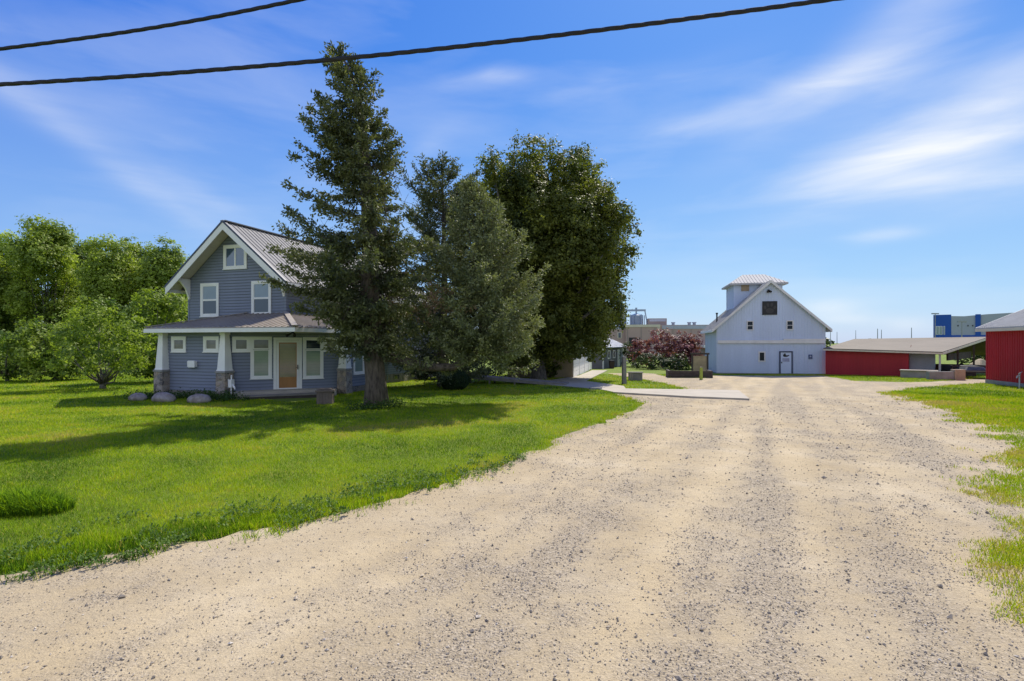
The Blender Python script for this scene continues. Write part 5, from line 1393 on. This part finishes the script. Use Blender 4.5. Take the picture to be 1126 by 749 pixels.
q = MB(); q.box(fx(714,5),fx(732,5),4.93,4.999,fz(353.6,720,5),fz(351,720,5)); q.build('louvre', M['bandgrey'], o)
for p0 in (740.2,757.8,763.4):
    q = MB(); zr_=fz(357,760); q.cyl((fx(p0,4),4),.30,zr_-.2,zr_+.45,12); q.cyl((fx(p0,4),4),.42,zr_+.45,zr_+.62,12); q.build('roof_vent', M['silo'], fac)

# ---- blue building far right
uf = Frame((1026.3-563)/F*150,150,-.48,39)
ub = frame_thing('blue_building', 'distant blue and grey modern building above the brown shed roof', 'building', uf)
def ux(px): return float(uf.hit(px,360,(0,0,0),(0,1,0))[0])
def uz(py,px): return float(uf.hit(px,py,(0,0,0),(0,1,0))[2])
q = MB(); q.box(0,ux(1046),0,25,-.5,uz(346.2,1035)); q.box(ux(1072.5),ux(1078.5),-.25,.1,-.5,uz(345.6,1075)); q.box(ux(1046),ux(1130),-.12,-.001,-.5,uz(368.6,1060)); q.build('blue_wall', M['blue'], ub)
q = MB(); q.poly([(ux(1046),.05,-.5),(ux(1130),.05,-.5),(ux(1130),.05,uz(344,1090)),(ux(1085),.05,uz(345.6,1085)),(ux(1060),.05,uz(347.8,1060)),(ux(1046),.05,uz(347.6,1046))]); q.box(ux(1046),ux(1130),.3,25,-.5,uz(348.4,1060)); q.build('grey_wall', M['palepanel'], ub)
q = MB(); q.box(ux(1029),ux(1036.4),-.08,-.001,uz(368,1030),uz(358.8,1030)); q.box(ux(1037.4),ux(1039.2),-.08,-.001,uz(368,1030),uz(358.8,1030)); wn=q.build('window', M['white'], ub)
for p0,p1 in ((1029.6,1032.3),(1033.1,1035.9),(1037.7,1038.9)):
    q = MB(); q.box(ux(p0),ux(p1),-.12,-.081,uz(367.6,1030),uz(359.2,1030)); q.build('pane', M['glasspale'], wn)
q = MB()
for p0 in (1052.8,1063.8,1069): q.box(ux(p0),ux(p0+1.2),-.06,.049,uz(359,p0),uz(357.4,p0))
q.build('wall_lamp', M['black'], ub)
# wooden deck frame, planter, posts in the middle distance
df = Frame(*at(735,415.4),10)
t = frame_thing('timber_planter', 'long dark timber retaining box in front of the purple shrubs', 'planter', df)
q = MB(); 
for k in range(3): q.box(0,3.35-.01*k,0,.18,-.15+k*.24,-.15+k*.24+.225); q.box(0,.18,.181,2.0,-.15+k*.24,-.15+k*.24+.225); q.box(3.16,3.33,.181,2.0,-.15+k*.24,-.15+k*.24+.225)
q.build('timbers', M['darkwood'], t)
q = MB(); q.box(.19,3.15,.19,2.0,-.1,.42); q.build('soil', pm('soil',(.08,.06,.045),.95,.3,4,30), t)
gf2 = Frame(*at(762,414.4),10); gf2.o[1] += 4.0; gf2.o[0] += 1.2
t = frame_thing('wooden_gate', 'dark framed gate with pale tan boards beside the barn left wall', 'gate', gf2)
q = MB(); q.box(0,.14,0,.14,-.2,1.72); q.box(1.30,1.44,0,.14,-.2,1.72); q.box(-.08,1.52,-.02,.16,1.721,1.88); q.build('gate_frame', M['darkwood'], t)
q = MB()
for k in range(8): q.box(.16+k*.142,.16+k*.142+.136,.05,.09,.15,1.6)
q.build('boards', M['palewood'], t)
yp = at(771,417.6); t = thing('marker_post', 'slim yellow green marker post at the barn corner', 'post', yp)
q = MB(); q.frustum((0,0),-.2,.20,.90,.17); q.build('post_shaft', pm('lime_paint',(.33,.40,.06),.7), t, bevel=.01)
q = MB(); q.frustum((0,0),.901,.17,.98,.06); q.build('cap', M['palewood'], t)
pp = at(686.3,423); t = thing('wooden_post', 'old grey wooden hydrant post on the grass island', 'post', pp)
q = MB(); q.frustum((0,0),-.3,.26,1.70,.22,.2); q.frustum((0,0),1.701,.22,1.80,.08,.2); q.build('post_shaft', M['greywood'], t, bevel=.02)
q = MB(); q.tube([(.1,0,1.50),(.20,-.04,1.52),(.24,-.05,1.40)],[.035,.035,.03],8); q.build('spout', M['grey'], t)
bpx = at(698.5,419.0); bf2 = Frame(*bpx,12); t = frame_thing('wooden_crate', 'low wooden tub planter on the grass island beside the grey post', 'planter', bf2)
q = MB()
for k in range(7): q.box(-.46+k*.133,-.46+k*.133+.125,-.35,-.31,-.1,.58); q.box(-.46+k*.133,-.46+k*.133+.125,.31,.35,-.1,.58)
for k in range(5): q.box(-.48,-.45,-.30+k*.125,-.30+k*.125+.115,-.1,.58); q.box(.46,.49,-.30+k*.125,-.30+k*.125+.115,-.1,.58)
q.build('slats', M['greywood'], t)
q = MB(); q.box(-.54,.54,-.40,.40,.581,.64); q.build('lid', M['greywood'], t, bevel=.01)

# ---- street lamps and poles far off
def pole(px, top, d, label, lamp=False, r=.10):
    b = np.array([(px-CX)/F*d, d, -.48]); h = CH+(CY-top)/F*d+.48
    t = thing('light_pole', label, 'pole', b, group='distant light poles')
    q = MB(); q.tube([(0,0,-.1),(0,0,h*.5),(0,0,h)],[r*1.3,r,r*.7],8); q.build('pole_shaft', M['grey'], t)
    if lamp: q = MB(); q.box(-.9,.9,-.2,.2,h,h+.3); q.build('lamp_head', M['grey'], t)
pole(965,361.5,130,'thicker distant pole right of the barn, above the brown roof')
pole(969.2,362.6,150,'thin distant pole just right of the thicker one')
pole(1002.3,360.4,130,'lone tall distant pole left of the blue building')
pole(913.2,363.4,170,'thin distant pole close to the barn right eave')
pole(920.4,365,190,'second thin distant pole from the barn')
pole(941,363.2,190,'distant pole above the left end of the brown roof')
pole(1057.6,354.6,120,'lamp post with twin head in front of the blue building', True, .13)
pole(1028.3,345.6,148,'dark lamp post at the left corner of the blue building', True, .14)

# ---- overhead cables: twisted bundle across the street
def cable(label, pts, r):
    pts = np.array(pts); P = []
    tt = np.linspace(0, len(pts)-1, 400)
    for k in range(3): 
        c = np.polyfit(np.arange(len(pts)), pts[:,k], min(3,len(pts)-1)); P.append(np.polyval(c, tt))
    P = np.stack(P,1); t = thing('overhead_cable', label, 'cable', P[200], group='overhead cables across the street'); P = P-P[200]
    L = np.concatenate([[0],np.cumsum(np.linalg.norm(np.diff(P,axis=0),axis=1))]); n = int(L[-1]/.045); s = np.linspace(0,L[-1],n)
    C = np.stack([np.interp(s,L,P[:,k]) for k in range(3)],1); tan = norm(np.gradient(C,axis=0)); a = norm(np.cross(tan,ez)); b = np.cross(tan,a)
    q = MB()
    for ph in (0,2.1,4.2):
        an = s*2*math.pi/.8+ph; q.tube(C+(a*np.cos(an)[:,None]+b*np.sin(an)[:,None])*r*.34, r*.72, 8, cap=False)
    q.build('strands', M['cable'], t, smooth=True)
M['cable'] = pm('cable_rubber', (.012,.014,.018), .6, .2)
cable('lower, longer black overhead cable sagging across the sky', [pt(-330,108,8.3), pt(0,93,8.0), pt(281,74.5,7.75), pt(563,42,7.5), pt(845,11,7.25), pt(1200,-42,7.0)], .030)
cable('upper black overhead cable crossing the top left corner', [pt(-330,92,9.4), pt(0,53.5,9.0), pt(160,32,8.8), pt(330,0,8.6), pt(560,-48,8.3)], .029)
# ------------------------------------------------------------------ light, sky, camera
cam = bpy.data.cameras.new('Camera'); co_ = bpy.data.objects.new('Camera', cam); COL.objects.link(co_)
co_.location = (0,0,CH); co_.rotation_euler = (R(90),0,0)
cam.sensor_width = 36; cam.lens = 36*F/1126; cam.shift_y = (CY-374.5)/1126; cam.clip_end = 6000; cam.clip_start = .05
SC.camera = co_
sdir = Vector((.35,.75,1.0)).normalized()
elev = math.asin(sdir.z); azim = math.atan2(sdir.x, sdir.y)
su = bpy.data.lights.new('Sun','SUN'); su.energy = SUN_E; su.angle = R(.53); su.color = (1.0,.925,.78)
so_ = bpy.data.objects.new('Sun', su); COL.objects.link(so_); so_.rotation_euler = (-sdir).to_track_quat('-Z','Y').to_euler(); so_.location = (20,40,60)

wd = bpy.data.worlds.new('World'); SC.world = wd; wd.use_nodes = True
nt = wd.node_tree; nt.nodes.clear()
out = nd(nt,'ShaderNodeOutputWorld'); bg = nd(nt,'ShaderNodeBackground'); bg.inputs['Strength'].default_value = SKY_S
nt.links.new(bg.outputs[0], out.inputs[0])
sky = nd(nt,'ShaderNodeTexSky', sky_type='NISHITA'); sky.sun_disc = False; sky.sun_elevation = elev; sky.sun_rotation = azim
sky.air_density = 1.0; sky.dust_density = .35; sky.ozone_density = 2.6; sky.altitude = 0
tc = nd(nt,'ShaderNodeTexCoord'); sx = nd(nt,'ShaderNodeSeparateXYZ'); nt.links.new(tc.outputs['Generated'], sx.inputs[0])
az = math_node(nt,'ARCTAN2', sx.outputs[0], sx.outputs[1]); el = math_node(nt,'ARCSINE', sx.outputs[2])
cv = nd(nt,'ShaderNodeCombineXYZ'); nt.links.new(az, cv.inputs[0]); nt.links.new(el, cv.inputs[1])
def az_el(px, py):
    x, z = (px-CX)/F, (CY-py)/F; return math.atan2(x,1), math.atan2(z, math.hypot(x,1))
def blob(px, py, wx, wy, rot, amp):
    """a soft-edged patch of sky, centred on an azimuth/elevation"""
    a, e = az_el(px, py)
    dx = math_node(nt,'SUBTRACT', az, a); dy = math_node(nt,'SUBTRACT', el, e); c, s = math.cos(rot), math.sin(rot)
    u = math_node(nt,'MULTIPLY_ADD', dx, c/wx, math_node(nt,'MULTIPLY', dy, s/wx)); v = math_node(nt,'MULTIPLY_ADD', dx, -s/wy, math_node(nt,'MULTIPLY', dy, c/wy))
    q = math_node(nt,'ADD', math_node(nt,'MULTIPLY',u,u), math_node(nt,'MULTIPLY',v,v))
    return math_node(nt,'MULTIPLY', math_node(nt,'POWER', 2.718, math_node(nt,'MULTIPLY', q, -1.0)), amp)
tot = None
for b in [(800,128,.13,.022,.10,.95),(905,100,.15,.035,.45,.75),(985,60,.14,.06,.9,.62),(1010,160,.20,.045,.35,.85),(1100,130,.16,.05,.3,.8),(1060,198,.15,.020,-.08,1.0),(960,185,.12,.02,.05,.7),(1090,218,.10,.03,0,.6),
          (548,84,.05,.013,.02,.85),(500,90,.06,.012,.1,.35),(120,175,.20,.020,-.55,.55),(220,215,.12,.018,-.5,.4),(60,110,.14,.03,-.1,.38),(975,258,.045,.010,0,.7),(905,340,.045,.014,0,.75),(930,352,.05,.010,0,.6),(1000,358,.03,.012,0,.7),(470,160,.05,.02,.5,.3),(440,225,.14,.02,-.2,.25),(690,90,.20,.02,.1,.2),(40,55,.2,.04,-.2,.25)]:
    q = blob(*b); tot = q if tot is None else math_node(nt,'ADD', tot, q)
def wisp(rot, scale, seed):
    mp = nd(nt,'ShaderNodeMapping'); mp.inputs['Rotation'].default_value = (0,0,rot); mp.inputs['Scale'].default_value = scale; mp.inputs['Location'].default_value = (seed,seed*.7,0)
    nt.links.new(cv.outputs[0], mp.inputs['Vector']); n = noise_node(nt, 1, 6, .52, vec=mp.outputs[0]); n.inputs['Distortion'].default_value = .6; return n.outputs['Fac']
w1 = wisp(-.25,(2.6,13,1),3.1); w2 = wisp(.5,(3.5,16,1),8.3); w3 = wisp(-.1,(1.3,4.5,1),1.7)
f1 = math_node(nt,'MULTIPLY_ADD', w1, .55, math_node(nt,'MULTIPLY_ADD', w2, .45, -.5))
dens = math_node(nt,'MULTIPLY', tot, math_node(nt,'MULTIPLY_ADD', f1, 2.5, .60, clamp=True))
thin = math_node(nt,'MULTIPLY', math_node(nt,'MULTIPLY_ADD', math_node(nt,'ADD', f1, math_node(nt,'SUBTRACT', w3, .5)), 2.4, .05, clamp=True), .30)
dens = math_node(nt,'MULTIPLY', math_node(nt,'ADD', math_node(nt,'MULTIPLY', dens, .82), thin), .66, clamp=True)
up = math_node(nt,'MULTIPLY', math_node(nt,'ADD', el, .0), 30, clamp=True); dens = math_node(nt,'MULTIPLY', dens, up)
ss = nd(nt,'ShaderNodeSeparateColor'); nt.links.new(sky.outputs[0], ss.inputs[0])
sc_ = nd(nt,'ShaderNodeCombineColor')
for k,(a_,p_) in enumerate(((.285,1.30),(.79,.94),(4.0,.35))):      # a deep, polarised blue
    nt.links.new(math_node(nt,'MULTIPLY', math_node(nt,'POWER', ss.outputs[k], p_), a_), sc_.inputs[k])
hz = math_node(nt,'MULTIPLY_ADD', el, -.9, .42, clamp=True)                 # paler towards the horizon
skyc = mixc(nt, hz, sc_.outputs[0], (5.2,6.7,8.35))
# added unseen cloud overhead and behind the camera, fill light for the shaded fronts
hi = math_node(nt,'MULTIPLY_ADD', el, 4.2, -2.75, clamp=True)
bk = math_node(nt,'MULTIPLY', math_node(nt,'MULTIPLY_ADD', sx.outputs[1], -3.0, .15, clamp=True), math_node(nt,'MULTIPLY', math_node(nt,'MULTIPLY_ADD', el, 6.0, -.1, clamp=True), math_node(nt,'MULTIPLY_ADD', el, -2.4, 2.4, clamp=True)))
added_cloud = math_node(nt,'MULTIPLY', math_node(nt,'MAXIMUM', math_node(nt,'MULTIPLY', hi, .12), bk), math_node(nt,'MULTIPLY_ADD', w3, .9, .35, clamp=True))
dens = math_node(nt,'MAXIMUM', dens, math_node(nt,'MULTIPLY', added_cloud, .78))
cc = nd(nt,'ShaderNodeRGB'); cc.outputs[0].default_value = (*CLOUD, 1)
nt.links.new(mixc(nt, dens, skyc, cc.outputs[0]), bg.inputs['Color'])

SC.view_settings.view_transform = 'Standard'; SC.view_settings.look = 'None'; SC.view_settings.exposure = EXPO; SC.view_settings.gamma = 1; SC.view_settings.use_curve_mapping = False
SC.render.engine = 'CYCLES'; SC.cycles.use_denoising = True; SC.cycles.max_bounces = 6; SC.cycles.transparent_max_bounces = 4
SC.cycles.diffuse_bounces = 3; SC.cycles.glossy_bounces = 2; SC.cycles.transmission_bounces = 4
